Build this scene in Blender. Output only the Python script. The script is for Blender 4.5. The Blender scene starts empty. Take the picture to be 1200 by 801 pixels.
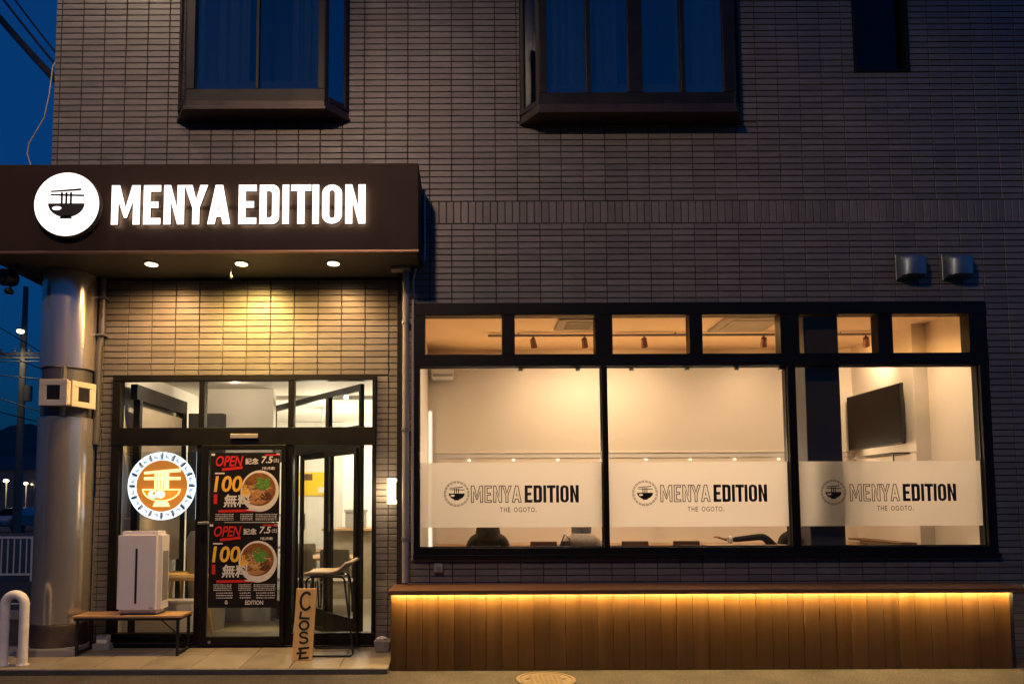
import bpy, bmesh, math, random
from mathutils import Vector, Matrix
from mathutils.geometry import tessellate_polygon
random.seed(7)
R = math.radians
SC = bpy.context.scene
COL = SC.collection

# ------------------------------------------------------------------ camera
HC = 1.56                                    # eye height
PITCH, ROLL, FPX = R(3.7), 0.004, 805.0      # focal length in pixels of a 1200 px wide picture
cd = bpy.data.cameras.new('camera')
cam = bpy.data.objects.new('camera', cd); COL.objects.link(cam)
cd.sensor_width = 36; cd.lens = FPX/1200*36; cd.sensor_fit = 'HORIZONTAL'
cd.shift_x = 50/1200; cd.shift_y = 137.6/1200
cd.clip_start = 0.05; cd.clip_end = 3000
cam.matrix_world = Matrix.Translation((0, 0, HC)) @ Matrix.Rotation(math.pi/2+PITCH, 4, 'X') @ Matrix.Rotation(-ROLL, 4, 'Z')
SC.camera = cam

# ------------------------------------------------------------------ world: dusk sky
W = bpy.data.worlds.new('World'); SC.world = W; W.use_nodes = True
nt = W.node_tree; bg = nt.nodes['Background']
sky = nt.nodes.new('ShaderNodeTexSky'); sky.sky_type = 'NISHITA'; sky.sun_disc = False
sky.sun_elevation = R(-2.5); sky.sun_rotation = R(84); sky.ozone_density = 3
tint = nt.nodes.new('ShaderNodeMix'); tint.data_type = 'RGBA'; tint.blend_type = 'MULTIPLY'
tint.inputs[0].default_value = 1; tint.inputs[7].default_value = (0.015, 0.78, 1.22, 1)
nt.links.new(sky.outputs[0], tint.inputs[6]); 
base = nt.nodes.new('ShaderNodeMix'); base.data_type = 'RGBA'; base.blend_type = 'ADD'; base.inputs[0].default_value = 1
base.inputs[7].default_value = (0.0012, 0.0155, 0.052, 1)
nt.links.new(tint.outputs[2], base.inputs[6]); nt.links.new(base.outputs[2], bg.inputs[0])
bg.inputs[1].default_value = 1.0

SC.view_settings.view_transform = 'Standard'; SC.view_settings.look = 'None'
SC.view_settings.exposure = 0; SC.view_settings.gamma = 1
SC.render.engine = 'CYCLES'
SC.cycles.use_denoising = True
try: SC.cycles.denoiser = 'OPENIMAGEDENOISE'
except Exception: pass
SC.cycles.max_bounces = 8; SC.cycles.transparent_max_bounces = 20
SC.cycles.diffuse_bounces = 4; SC.cycles.glossy_bounces = 4
SC.cycles.sample_clamp_indirect = 4.0
SC.cycles.caustics_reflective = False; SC.cycles.caustics_refractive = False

# ------------------------------------------------------------------ helpers
def at(px, py, Y):
    """world X, Z of a point seen at photo pixel (px, py) that lies at distance Y"""
    u, v = px-550., 538.-py
    u, v = u*math.cos(ROLL)+v*math.sin(ROLL), -u*math.sin(ROLL)+v*math.cos(ROLL)
    d = (u, FPX*math.cos(PITCH)-v*math.sin(PITCH), FPX*math.sin(PITCH)+v*math.cos(PITCH))
    return d[0]*Y/d[1], HC+d[2]*Y/d[1]

class MB:
    def __init__(s): s.v, s.f = [], []
    def add(s, vs, fs):
        n = len(s.v); s.v += [tuple(p) for p in vs]; s.f += [tuple(i+n for i in f) for f in fs]; return s
    def hexa(s, p):
        return s.add(p, [(0,3,2,1),(4,5,6,7),(0,1,5,4),(1,2,6,5),(2,3,7,6),(3,0,4,7)])
    def box(s, x0, x1, y0, y1, z0, z1):
        return s.hexa([(x0,y0,z0),(x1,y0,z0),(x1,y1,z0),(x0,y1,z0),(x0,y0,z1),(x1,y0,z1),(x1,y1,z1),(x0,y1,z1)])
    def cyl(s, p0, p1, r0, r1=None, n=16, cap=True):
        r1 = r0 if r1 is None else r1
        p0, p1 = Vector(p0), Vector(p1); d = (p1-p0).normalized()
        a = d.orthogonal().normalized(); b = d.cross(a)
        vs = []
        for p, r in ((p0, r0), (p1, r1)):
            vs += [p+a*r*math.cos(2*math.pi*k/n)+b*r*math.sin(2*math.pi*k/n) for k in range(n)]
        fs = [(k, (k+1) % n, n+(k+1) % n, n+k) for k in range(n)]
        if cap: fs += [tuple(range(n-1, -1, -1)), tuple(range(n, 2*n))]
        return s.add(vs, fs)
    def tube(s, pts, r, n=8, cap=True):
        pts = [Vector(p) for p in pts]; vs, fs = [], []
        rr = r if isinstance(r, (list, tuple)) else [r]*len(pts)
        a = None
        for i, p in enumerate(pts):
            d = (pts[min(i+1, len(pts)-1)]-pts[max(i-1, 0)]).normalized()
            a = d.orthogonal().normalized() if a is None else (a-d*a.dot(d)).normalized()
            b = d.cross(a)
            vs += [p+a*rr[i]*math.cos(2*math.pi*k/n)+b*rr[i]*math.sin(2*math.pi*k/n) for k in range(n)]
        for i in range(len(pts)-1):
            fs += [(i*n+k, i*n+(k+1) % n, (i+1)*n+(k+1) % n, (i+1)*n+k) for k in range(n)]
        if cap: fs += [tuple(range(n-1, -1, -1)), tuple(range((len(pts)-1)*n, len(pts)*n))]
        return s.add(vs, fs)
    def lathe(s, prof, c, n=20, axis='Z'):
        vs, fs = [], []
        for r, h in prof:
            for k in range(n):
                a = 2*math.pi*k/n
                q = (r*math.cos(a), r*math.sin(a), h)
                if axis == 'Y': q = (q[0], q[2], q[1])
                if axis == 'X': q = (q[2], q[0], q[1])
                vs.append((c[0]+q[0], c[1]+q[1], c[2]+q[2]))
        m = len(prof)
        for i in range(m-1):
            fs += [(i*n+k, i*n+(k+1) % n, (i+1)*n+(k+1) % n, (i+1)*n+k) for k in range(n)]
        fs += [tuple(range(n-1, -1, -1)), tuple(range((m-1)*n, m*n))]
        return s.add(vs, fs)
    def ellipsoid(s, c, rx, ry, rz, n=16, m=10):
        vs, fs = [(c[0], c[1], c[2]-rz)], []
        for i in range(1, m):
            t = -math.pi/2+math.pi*i/m
            vs += [(c[0]+rx*math.cos(t)*math.cos(2*math.pi*k/n), c[1]+ry*math.cos(t)*math.sin(2*math.pi*k/n), c[2]+rz*math.sin(t)) for k in range(n)]
        vs.append((c[0], c[1], c[2]+rz)); L = len(vs)-1
        for k in range(n):
            fs.append((0, 1+(k+1) % n, 1+k)); fs.append((L, L-n+k, L-n+(k+1) % n))
            for i in range(m-2):
                fs.append((1+i*n+k, 1+i*n+(k+1) % n, 1+(i+1)*n+(k+1) % n, 1+(i+1)*n+k))
        return s.add(vs, fs)
    def flat(s, loops, fn, d0, d1=None):
        """polygon with holes (loops of (u, v)) placed by fn(u, v, d); solid between d0 (front) and d1"""
        pts = [p for l in loops for p in l]
        tr = tessellate_polygon([[Vector((p[0], p[1], 0)) for p in l] for l in loops])
        n = len(pts)
        if d1 is None:
            return s.add([fn(p[0], p[1], d0) for p in pts], [tuple(t) for t in tr])
        vs = [fn(p[0], p[1], d0) for p in pts]+[fn(p[0], p[1], d1) for p in pts]
        fs = [tuple(t) for t in tr]+[tuple(n+i for i in reversed(t)) for t in tr]
        o = 0
        for l in loops:
            m = len(l)
            fs += [(o+k, o+(k+1) % m, n+o+(k+1) % m, n+o+k) for k in range(m)]
            o += m
        return s.add(vs, fs)
    def mesh(s, name, mat, bevel=0, seg=1, smooth=None, recalc=True):
        me = bpy.data.meshes.new(name); me.from_pydata(s.v, [], s.f); me.update()
        if bevel or recalc:
            bm = bmesh.new(); bm.from_mesh(me)
            if recalc: bmesh.ops.recalc_face_normals(bm, faces=bm.faces)
            if bevel:
                es = [e for e in bm.edges if len(e.link_faces) == 2 and e.calc_face_angle(0) > 0.5]
                bmesh.ops.bevel(bm, geom=es, offset=bevel, segments=seg, affect='EDGES', clamp_overlap=True)
            bm.to_mesh(me); bm.free()
        if smooth:
            me.shade_smooth(); me.set_sharp_from_angle(angle=R(smooth))
        if mat: me.materials.append(mat)
        return me
    def build(s, name, mat, parent=None, **k):
        return link(name, s.mesh(name, mat, **k), parent)

def link(name, data, parent=None):
    o = bpy.data.objects.new(name, data); COL.objects.link(o)
    if parent is not None:
        o.parent = parent; o.matrix_parent_inverse = Matrix.Identity(4)
        o.location = -world_loc(parent)
    return o
def world_loc(o):
    v = Vector((0, 0, 0))
    while o is not None:
        v += o.location; o = o.parent
    return v
def tag(o, label=None, cat=None, group=None, kind=None):
    if label: o['label'] = label
    if cat: o['category'] = cat
    if group: o['group'] = group
    if kind: o['kind'] = kind
    return o
def thing(name, label, cat, loc=(0, 0, 0), group=None):
    o = bpy.data.objects.new(name, None); COL.objects.link(o)
    o.location = loc; o.empty_display_size = .1
    return tag(o, label, cat, group)
def copy_tree(o, parent=None):
    c = o.copy(); COL.objects.link(c)
    if parent is not None: c.parent = parent
    for ch in [x for x in bpy.data.objects if x.parent == o]: copy_tree(ch, c)
    return c
def lamp(name, kind, loc, power, color, parent=None, target=None, **k):
    d = bpy.data.lights.new(name, kind); d.energy = power; d.color = color
    for a, b in k.items(): setattr(d, a, b)
    o = link(name, d, parent)
    o.location = Vector(loc)-(world_loc(parent) if parent else Vector((0, 0, 0)))
    if target is not None:
        o.rotation_euler = (Vector(target)-Vector(loc)).to_track_quat('-Z', 'Y').to_euler()
    return o
def struct(name, mb, mat, **k): return tag(mb.build(name, mat, **k), kind='structure')

# ------------------------------------------------------------------ materials
def mat(name, col, rough=.6, metal=0, spec=.5, noise=0, nscale=8, stretch=(1, 1, 1), bump=0, bscale=60, rvar=0, tint=0, trans=0, coat=0, stain=0):
    m = bpy.data.materials.new(name); m.use_nodes = True
    t = m.node_tree; b = t.nodes['Principled BSDF']; L = t.links.new
    b.inputs['Base Color'].default_value = (*col, 1); b.inputs['Roughness'].default_value = rough
    b.inputs['Metallic'].default_value = metal; b.inputs['Specular IOR Level'].default_value = spec
    if coat: b.inputs['Coat Weight'].default_value = coat
    if noise or bump or rvar or tint:
        g = t.nodes.new('ShaderNodeNewGeometry'); mp = t.nodes.new('ShaderNodeMapping')
        mp.inputs['Scale'].default_value = stretch; L(g.outputs['Position'], mp.inputs[0])
        n = t.nodes.new('ShaderNodeTexNoise'); n.inputs['Scale'].default_value = nscale; n.inputs['Detail'].default_value = 6; n.inputs['Roughness'].default_value = .6
        oi = t.nodes.new('ShaderNodeObjectInfo'); av = t.nodes.new('ShaderNodeVectorMath'); av.operation = 'MULTIPLY_ADD'
        cb = t.nodes.new('ShaderNodeCombineXYZ')
        for i in range(3): L(oi.outputs['Random'], cb.inputs[i])
        L(cb.outputs[0], av.inputs[0]); av.inputs[1].default_value = (9, 9, 9) if tint else (0, 0, 0); L(mp.outputs[0], av.inputs[2])
        L(av.outputs[0], n.inputs[0])
        val = None
        def mr(sock, lo, hi):
            k = t.nodes.new('ShaderNodeMapRange'); L(sock, k.inputs[0]); k.inputs[1].default_value = .25 if sock.name != 'Random' and sock.name != 'Value' else 0; k.inputs[2].default_value = .75 if sock.name != 'Random' and sock.name != 'Value' else 1
            k.inputs[3].default_value = lo; k.inputs[4].default_value = hi; return k.outputs[0]
        if noise: val = mr(n.outputs['Fac'], 1-noise, 1+noise)
        if tint:
            at_ = t.nodes.new('ShaderNodeAttribute'); at_.attribute_name = 'shade'
            ad = t.nodes.new('ShaderNodeMath'); ad.operation = 'ADD'; L(at_.outputs['Fac'], ad.inputs[0]); L(oi.outputs['Random'], ad.inputs[1])
            fr = t.nodes.new('ShaderNodeMath'); fr.operation = 'FRACT'; L(ad.outputs[0], fr.inputs[0])
            tv = mr(fr.outputs[0], 1-tint, 1+tint)
            if val is None: val = tv
            else:
                mu = t.nodes.new('ShaderNodeMath'); mu.operation = 'MULTIPLY'; L(val, mu.inputs[0]); L(tv, mu.inputs[1]); val = mu.outputs[0]
        if stain:
            m3 = t.nodes.new('ShaderNodeMapping'); m3.inputs['Scale'].default_value = (1, 1, .22); L(g.outputs['Position'], m3.inputs[0])
            n3 = t.nodes.new('ShaderNodeTexNoise'); n3.inputs['Scale'].default_value = 2.6; n3.inputs['Detail'].default_value = 8; n3.inputs['Roughness'].default_value = .65; L(m3.outputs[0], n3.inputs[0])
            sv = mr(n3.outputs['Fac'], 1-stain, 1+stain); m4 = t.nodes.new('ShaderNodeMath'); m4.operation = 'MULTIPLY'; L(sv, m4.inputs[0]); L(val, m4.inputs[1]); val = m4.outputs[0]
        if val is not None:
            vm = t.nodes.new('ShaderNodeVectorMath'); vm.operation = 'SCALE'; vm.inputs[0].default_value = col; L(val, vm.inputs['Scale']); L(vm.outputs[0], b.inputs['Base Color'])
        if rvar: L(mr(n.outputs['Fac'], max(0, rough-rvar), min(1, rough+rvar)), b.inputs['Roughness'])
        if bump:
            n2 = t.nodes.new('ShaderNodeTexNoise'); n2.inputs['Scale'].default_value = bscale; n2.inputs['Detail'].default_value = 4; L(av.outputs[0], n2.inputs[0])
            bp = t.nodes.new('ShaderNodeBump'); bp.inputs['Strength'].default_value = bump; bp.inputs['Distance'].default_value = .01; L(n2.outputs['Fac'], bp.inputs['Height']); L(bp.outputs[0], b.inputs['Normal'])
    return m
def emit(name, col, s):
    m = bpy.data.materials.new(name); m.use_nodes = True; t = m.node_tree
    b = t.nodes['Principled BSDF']; b.inputs['Base Color'].default_value = (*[min(1, c) for c in col], 1)
    b.inputs['Emission Color'].default_value = (*col, 1); b.inputs['Emission Strength'].default_value = s
    b.inputs['Roughness'].default_value = .5; return m
def glass(name, tint=(.97, .98, .97), base=.012, edge=.7):
    m = bpy.data.materials.new(name); m.use_nodes = True; t = m.node_tree; t.nodes.clear(); L = t.links.new
    out = t.nodes.new('ShaderNodeOutputMaterial'); mx = t.nodes.new('ShaderNodeMixShader')
    tr = t.nodes.new('ShaderNodeBsdfTransparent'); tr.inputs[0].default_value = (*tint, 1)
    gl = t.nodes.new('ShaderNodeBsdfGlossy'); gl.inputs['Roughness'].default_value = .02
    lw = t.nodes.new('ShaderNodeLayerWeight'); lw.inputs[0].default_value = .5
    pw = t.nodes.new('ShaderNodeMath'); pw.operation = 'POWER'; L(lw.outputs['Facing'], pw.inputs[0]); pw.inputs[1].default_value = 4
    mr = t.nodes.new('ShaderNodeMapRange'); L(pw.outputs[0], mr.inputs[0]); mr.inputs[3].default_value = base; mr.inputs[4].default_value = edge
    L(mr.outputs[0], mx.inputs[0]); L(tr.outputs[0], mx.inputs[1]); L(gl.outputs[0], mx.inputs[2]); L(mx.outputs[0], out.inputs[0])
    return m
def film(name):
    m = bpy.data.materials.new(name); m.use_nodes = True; t = m.node_tree; t.nodes.clear(); L = t.links.new
    out = t.nodes.new('ShaderNodeOutputMaterial'); a = t.nodes.new('ShaderNodeMixShader'); b = t.nodes.new('ShaderNodeMixShader')
    tl = t.nodes.new('ShaderNodeBsdfTranslucent'); tl.inputs[0].default_value = (.88, .88, .88, 1)
    df = t.nodes.new('ShaderNodeBsdfDiffuse'); df.inputs[0].default_value = (.6, .6, .6, 1)
    tr = t.nodes.new('ShaderNodeBsdfTransparent')
    a.inputs[0].default_value = .04; L(tl.outputs[0], a.inputs[1]); L(df.outputs[0], a.inputs[2])
    b.inputs[0].default_value = .10; L(a.outputs[0], b.inputs[1]); L(tr.outputs[0], b.inputs[2]); L(b.outputs[0], out.inputs[0])
    return m

M_TILE = mat('glazed_wall_tile', (.162, .150, .140), .42, noise=.12, nscale=5, stretch=(1, 1, 6), tint=.13, bump=.15, bscale=40, rvar=.12, stain=.15)
M_MORTAR = mat('dark_mortar', (.046, .040, .035), .9, noise=.3, nscale=20)
M_BLACK = mat('black_window_frame', (.007, .0065, .006), .5, spec=.2, noise=.2, nscale=6, rvar=.08)
M_DARKFR = mat('dark_bronze_frame', (.011, .009, .008), .45, spec=.3, noise=.2, nscale=6, rvar=.1)
M_SILL = mat('bronze_sill_metal', (.045, .03, .025), .38, metal=.3, noise=.2, nscale=4, rvar=.12)
M_FASCIA = mat('brown_metal_fascia', (.036, .0215, .016), .55, spec=.12, noise=.08, nscale=2, rvar=.06)
M_SOFFIT = mat('dark_soffit_panel', (.05, .047, .046), .6, noise=.15, nscale=3)
M_TRIM = mat('copper_edge_trim', (.3, .17, .11), .4, metal=.6)
M_SIGN = emit('lit_sign_acrylic', (1, .95, .88), 1.7)
M_HALO = emit('sign_back_light', (1, .84, .62), 9)
M_SIGNSIDE = mat('sign_can_side', (.16, .125, .10), .5)
M_ICON = mat('dark_sign_print', (.02, .016, .014), .6)
M_STEEL = mat('brushed_steel', (.62, .57, .52), .22, metal=.80, noise=.15, nscale=3, stretch=(1, 1, .15), rvar=.08)
M_STEELDARK = mat('dull_dark_steel', (.13, .125, .125), .5, metal=.6, noise=.2, nscale=5)
M_STEELBASE = mat('scuffed_steel_base', (.10, .075, .06), .5, metal=.4, noise=.3, nscale=9, rvar=.15)
M_CONC = mat('concrete', (.26, .25, .235), .85, noise=.2, nscale=7, bump=.25, bscale=50)
M_PAVE = mat('beige_paving_tile', (.21, .18, .135), .55, stain=.2, noise=.2, nscale=5, tint=.08, bump=.15, bscale=70, rvar=.15)
M_ASPH = mat('asphalt', (.068, .061, .053), .92, noise=.6, nscale=45, bump=1.0, bscale=90, spec=.2, stain=.35)
M_WOOD = mat('brown_stained_planks', (.068, .031, .0045), .5, noise=.3, nscale=14, stretch=(1, 1, .06), tint=.12, bump=.1, bscale=60, rvar=.12, stain=.2)
M_WOODTOP = mat('brown_top_board', (.15, .07, .03), .45, noise=.3, nscale=12, stretch=(.06, 1, 1), bump=.1, bscale=40, rvar=.12)
M_LED = emit('warm_led', (1, .64, .23), 205)
M_WHITEPAINT = mat('white_paint', (.75, .74, .72), .4, noise=.06, nscale=5)
M_BOLLARD = mat('worn_white_paint', (.78, .74, .70), .5, noise=.18, nscale=9, rvar=.15, bump=.1, bscale=40)
M_PLASTIC = mat('white_plastic', (.78, .74, .72), .32, noise=.04, nscale=4)
M_BLACKPL = mat('black_plastic', (.012, .012, .013), .35)
M_TABLEWOOD = mat('light_oak', (.42, .25, .12), .5, noise=.25, nscale=10, stretch=(.1, 1, 1), bump=.05)
M_BLACKMET = mat('black_steel', (.012, .012, .012), .42)
M_BOARDSIGN = mat('raw_pine_board', (.68, .43, .15), .6, noise=.16, nscale=10, stretch=(1, 1, .12), bump=.08)
M_INK = mat('black_ink', (.008, .007, .006), .6)
M_SEAT = mat('beige_seat_shell', (.36, .30, .22), .55, noise=.15, nscale=14, bump=.1, bscale=150)
M_CREAM = mat('cream_wall_paint', (.80, .72, .60), .7, noise=.03, nscale=1.2, bump=.05, bscale=120)
M_CEIL = mat('ceiling_board', (.84, .70, .54), .8, noise=.03, nscale=2)
M_CREAM2 = mat('pale_wall_paint', (.72, .69, .63), .7, noise=.04, nscale=2)
M_FLOOR = mat('pale_floor_tile', (.5, .42, .33), .4, noise=.15, nscale=4, rvar=.1)
M_PILLAR = mat('charcoal_pillar', (.045, .043, .045), .6, noise=.15, nscale=4)
M_GLASS = glass('clear_glass')
M_AMBER = glass('amber_tinted_glass', (1, .88, .68), .02)
M_BAYGLASS = glass('dusk_blue_coated_glass', (.75, .82, .85), .25, .9)
M_FILM = film('frosted_film')
M_TV = mat('tv_screen', (.007, .004, .002), .5, spec=.08)
M_GREYMET = mat('grey_metal', (.3, .3, .3), .4, metal=.7, noise=.1)
M_PIPE = mat('grey_painted_pipe', (.30, .28, .27), .45, noise=.12, nscale=5)
M_BULB = emit('warm_bulb', (1, .74, .42), 5)
M_BULBY = emit('yellow_bulb', (1, .84, .38), 5)
M_LEDGE = emit('ledge_glow', (1, .84, .62), 1.6)
M_SCONCE = emit('sconce_panel', (1, .82, .56), 5)
M_WHITEGLOW = emit('white_strip', (1, .88, .72), 1.0)
M_CURTAIN = mat('grey_curtain', (.06, .065, .065), .9, noise=.2, nscale=6)
M_CLOTHG = mat('olive_cloth', (.07, .055, .032), .9, noise=.3, nscale=20, bump=.4, bscale=30)
M_CLOTHD = mat('dark_cloth', (.03, .026, .024), .9, noise=.3, nscale=20, bump=.3, bscale=30)
M_CLOTHC = mat('cream_cloth', (.6, .5, .4), .9, noise=.2, nscale=20, bump=.5, bscale=30)
M_CLOTHGR = mat('grey_knit', (.3, .29, .28), .9, noise=.2, nscale=60, bump=.4, bscale=90)
M_SKIN = mat('skin', (.45, .26, .17), .5, noise=.1, nscale=15)
M_HAIR = mat('black_hair', (.015, .011, .009), .5, noise=.3, nscale=40, stretch=(1, 1, .2))
M_GALV = mat('galvanised_hood', (.20, .25, .29), .42, metal=.8, noise=.15, nscale=8, rvar=.1)

# ------------------------------------------------------------------ ground
g = MB(); g.add([(-900, -60, 0), (900, -60, 0), (900, 1500, 0), (-900, 1500, 0)], [(0, 1, 2, 3)])
struct('road', g, M_ASPH, recalc=False)

SL0, SL1 = 6.46, 7.24
def slab(Y): return .05+.05*(min(max(Y, SL0), 7.4)-SL0)/(SL1-SL0)
b = MB()
b.hexa([(-5.6, SL0+.012, -.1), (-.76, SL0+.012, -.1), (-.76, 7.6, -.1), (-5.6, 7.6, -.1),
        (-5.6, SL0+.012, slab(SL0)-.012), (-.76, SL0+.012, slab(SL0)-.012), (-.76, 7.6, slab(7.6)-.012), (-5.6, 7.6, slab(7.6)-.012)])
paving = struct('pavement', b, M_MORTAR)
b = MB(); b.box(-5.6, -.76, SL0-.02, SL0+.008, -.05, slab(SL0)+.001)
b.build('dark_edge', M_STEELDARK, paving, bevel=.004)  # dark strip along the front edge of the slab
tw = .46
for i in range(11):
    for j, (y0, y1) in enumerate(((SL0+.012, SL0+.47), (SL0+.474, SL1+.02))):
        x1 = -.762-i*tw; x0 = max(-5.6, x1-tw+.005); e = .0015*random.random()
        b = MB(); z0, z1 = slab(y0)+e, slab(y1)+e
        b.hexa([(x0, y0, z0-.02), (x1, y0, z0-.02), (x1, y1, z1-.02), (x0, y1, z1-.02), (x0, y0, z0), (x1, y0, z0), (x1, y1, z1), (x0, y1, z1)])
        b.build('paving_tile', M_PAVE, paving, bevel=.002)

# ------------------------------------------------------------------ building shell
bld = thing('building', 'two storey building clad in narrow stacked dark tiles with bay windows and shopfront', 'building', (0, 7, 0))
TP, RP = .2303, .0662           # tile pitch across and up on the main wall
YW, YE = 7.0, 7.24              # main wall and recessed entrance wall
HOLES = [(-.56, 5.335, 1.018, 3.63), (-3.06, -1.26, 5.60, 7.5), (.55, 2.88, 5.56, 7.5), (4.095, 4.682, 6.1, 7.5)]
XL, XR, ZT = -4.38, 8.2, 9.0
def walls(mb, x0, x1, z0, z1, holes, y0, y1):
    xs = sorted({x0, x1, *[h[0] for h in holes], *[h[1] for h in holes]}); zs = sorted({z0, z1, *[h[2] for h in holes], *[h[3] for h in holes]})
    xs = [x for x in xs if x0 <= x <= x1]; zs = [z for z in zs if z0 <= z <= z1]
    for a, c in zip(xs, xs[1:]):
        run = None
        for d, e in zip(zs, zs[1:]):
            mx, mz = (a+c)/2, (d+e)/2
            solid = not any(h[0] < mx < h[1] and h[2] < mz < h[3] for h in holes)
            if solid: run = (run[0], e) if run else (d, e)
            if (not solid or e == zs[-1]) and run:
                mb.box(a, c, y0, y1, *run); run = None
mw = MB()
walls(mw, XL, -.74, 4.0, ZT, HOLES, YW+.012, YW+.25)
walls(mw, -.74, XR, -.2, ZT, HOLES, YW+.012, YW+.25)
main_wall = mw.build('main_wall', M_MORTAR, bld)

def clip(rect, holes, keep):
    x0, x1, z0, z1 = rect
    x0, x1, z0, z1 = max(x0, keep[0]), min(x1, keep[1]), max(z0, keep[2]), min(z1, keep[3])
    for h in holes:
        if x1 <= h[0] or x0 >= h[1] or z1 <= h[2] or z0 >= h[3]: continue
        opts = [(x0, min(x1, h[0]), z0, z1), (max(x0, h[1]), x1, z0, z1), (x0, x1, z0, min(z1, h[2])), (x0, x1, max(z0, h[3]), z1)]
        x0, x1, z0, z1 = max(opts, key=lambda o: max(0, o[1]-o[0])*max(0, o[3]-o[2]))
    return (x0, x1, z0, z1) if x1-x0 > .02 and z1-z0 > .012 else None
def tile_geo(mb, x0, x1, z0, z1, y, c=.003, d=.012):
    mb.add([(x0, y+d, z0), (x1, y+d, z0), (x1, y+d, z1), (x0, y+d, z1), (x0+.0005, y+c, z0+.0005), (x1-.0005, y+c, z0+.0005), (x1-.0005, y+c, z1-.0005), (x0+.0005, y+c, z1-.0005),
            (x0+c, y, z0+c), (x1-c, y, z0+c), (x1-c, y, z1-c), (x0+c, y, z1-c)],
           [(8, 9, 10, 11), (4, 5, 9, 8), (5, 6, 10, 9), (6, 7, 11, 10), (7, 4, 8, 11), (0, 1, 5, 4), (1, 2, 6, 5), (2, 3, 7, 6), (3, 0, 4, 7)])
J = .0078
rects = []
zc0, zc1 = 4.478, 4.716         # soldier course
k0, k1 = int((XL+.174)/TP)-2, int((XR+.174)/TP)+1
rows = [(zc1+.004+i*RP, zc1+.004+(i+1)*RP-J) for i in range(int((ZT-zc1)/RP))]
rows += [(zc0-.004-(i+1)*RP+J, zc0-.004-i*RP) for i in range(int(zc0/RP)+1)]
for z0, z1 in rows:
    for k in range(k0, k1+1):
        x0 = -.174+k*TP+J/2; x1 = x0+TP-J
        keep = (XL, XR, 4.0, ZT) if x0 < -.8 else (-.737, XR, .0, ZT)
        r = clip((x0, x1, z0, z1), HOLES, keep)
        if r: rects.append((r, abs((r[1]-r[0])-(TP-J)) < 1e-4 and abs((r[3]-r[2])-(RP-J)) < 1e-4))
cw = TP/3
soldiers = []
for k in range(int((XL)/cw)-1, int(XR/cw)+1):
    r = clip((k*cw+.004, (k+1)*cw-.004, zc0+.003, zc1-.003), [], (XL, XR, 0, ZT))
    if r: soldiers.append(r)
covered = lambda r: r[0] < -.48 and r[2] < 4.86
def shade_attr(me, per):
    a = me.attributes.new('shade', 'FLOAT', 'FACE'); vals = []
    rnd = random.Random(3)
    for _ in range(len(me.polygons)//per): vals += [rnd.random()]*per
    a.data.foreach_set('value', vals)
# the 300 full tiles that show largest: nearest to the camera on the visible wall
full = [r for r, f in rects if f and not covered(r) and r[2] > 1.0 and r[0] > -.7]
full.sort(key=lambda r: math.hypot((r[0]+r[1])/2, 7, (r[2]+r[3])/2-HC))
near = set(full[:300])
bm_ = MB(); tile_geo(bm_, 0, TP-J, 0, RP-J, 0)
tile_mesh = bm_.mesh('tile', M_TILE)
def place(name, me, parent, x, y, z):
    o = bpy.data.objects.new(name, me); COL.objects.link(o); o.parent = parent
    o.location = Vector((x, y, z))-world_loc(parent); return o
rest = MB()
for r, f in rects:
    if r in near: place('tile', tile_mesh, main_wall, r[0], YW+random.uniform(-.0006, .0006), r[2])
    else: tile_geo(rest, *r, YW+random.uniform(-.0006, .0006))
sm = MB(); tile_geo(sm, 0, cw-.008, 0, zc1-zc0-.006, 0); sm_mesh = sm.mesh('soldier_tile', M_TILE)
for r in soldiers:
    if not covered(r) and r[1]-r[0] > cw-.0085 and r[0] < 5.6: place('soldier_tile', sm_mesh, main_wall, r[0], YW+random.uniform(-.0006, .0006), r[2])
    else: tile_geo(rest, *r, YW)
# return face of the main wall beside the entrance (facing the door side)
tm = rest.mesh('tile_field', M_TILE, recalc=False); shade_attr(tm, 9)
tag(link('tile_field', tm, main_wall), kind='stuff')

# entrance wall
EX0, EX1 = -3.94, -.742
EH = [(-3.775, -.985, -.2, 2.938)]
ew = MB(); walls(ew, EX0, EX1, -.2, 4.0, EH, YE+.012, YE+.2)
ew.box(-.74, -.735, 7.0, 7.252, -.2, 4.0)
entrance_wall = ew.build('entrance_wall', M_MORTAR, bld)
TPE, RPE = .2535, .0672
er = []
for i in range(60):
    z1 = 4.0-i*RPE-.004; z0 = z1-RPE+J
    for k in range(-1, 14):
        x0 = -3.897+k*TPE+J/2; r = clip((x0, x0+TPE-J, z0, z1), EH, (EX0, EX1, .1, 4.0))
        if r: er.append(r)
er.sort(key=lambda r: -((r[1]-r[0])*(r[3]-r[2])) - (2 if r[0] > -2 else 0))
cache = {}; rest = MB()
for i, r in enumerate(er):
    if i < 300:
        key = (round(r[1]-r[0], 4), round(r[3]-r[2], 4))
        if key not in cache:
            q = MB(); tile_geo(q, 0, key[0], 0, key[1], 0); cache[key] = q.mesh('tile', M_TILE)
        place('tile', cache[key], entrance_wall, r[0], YE+random.uniform(-.0006, .0006), r[2])
    else: tile_geo(rest, *r, YE)
tm = rest.mesh('tile_field', M_TILE, recalc=False); shade_attr(tm, 9)
tag(link('tile_field', tm, entrance_wall), kind='stuff')
# hidden mass of the building
s = MB(); s.box(XL, XL+.2, 7.26, 17, 4.0, ZT); s.box(XL, XR, 16.8, 17, 0, ZT); s.box(XL, XR, 7.2, 17, ZT, ZT+.2); s.box(-3.93, -3.8, 7.46, 17, 0, 4.0); s.box(XR-.2, XR, 7.3, 16.8, 0, ZT)
s.box(XL+.2, XR-.2, 7.26, 16.8, 4.05, 4.2)
s.build('rear_shell', M_MORTAR, bld)

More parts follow.
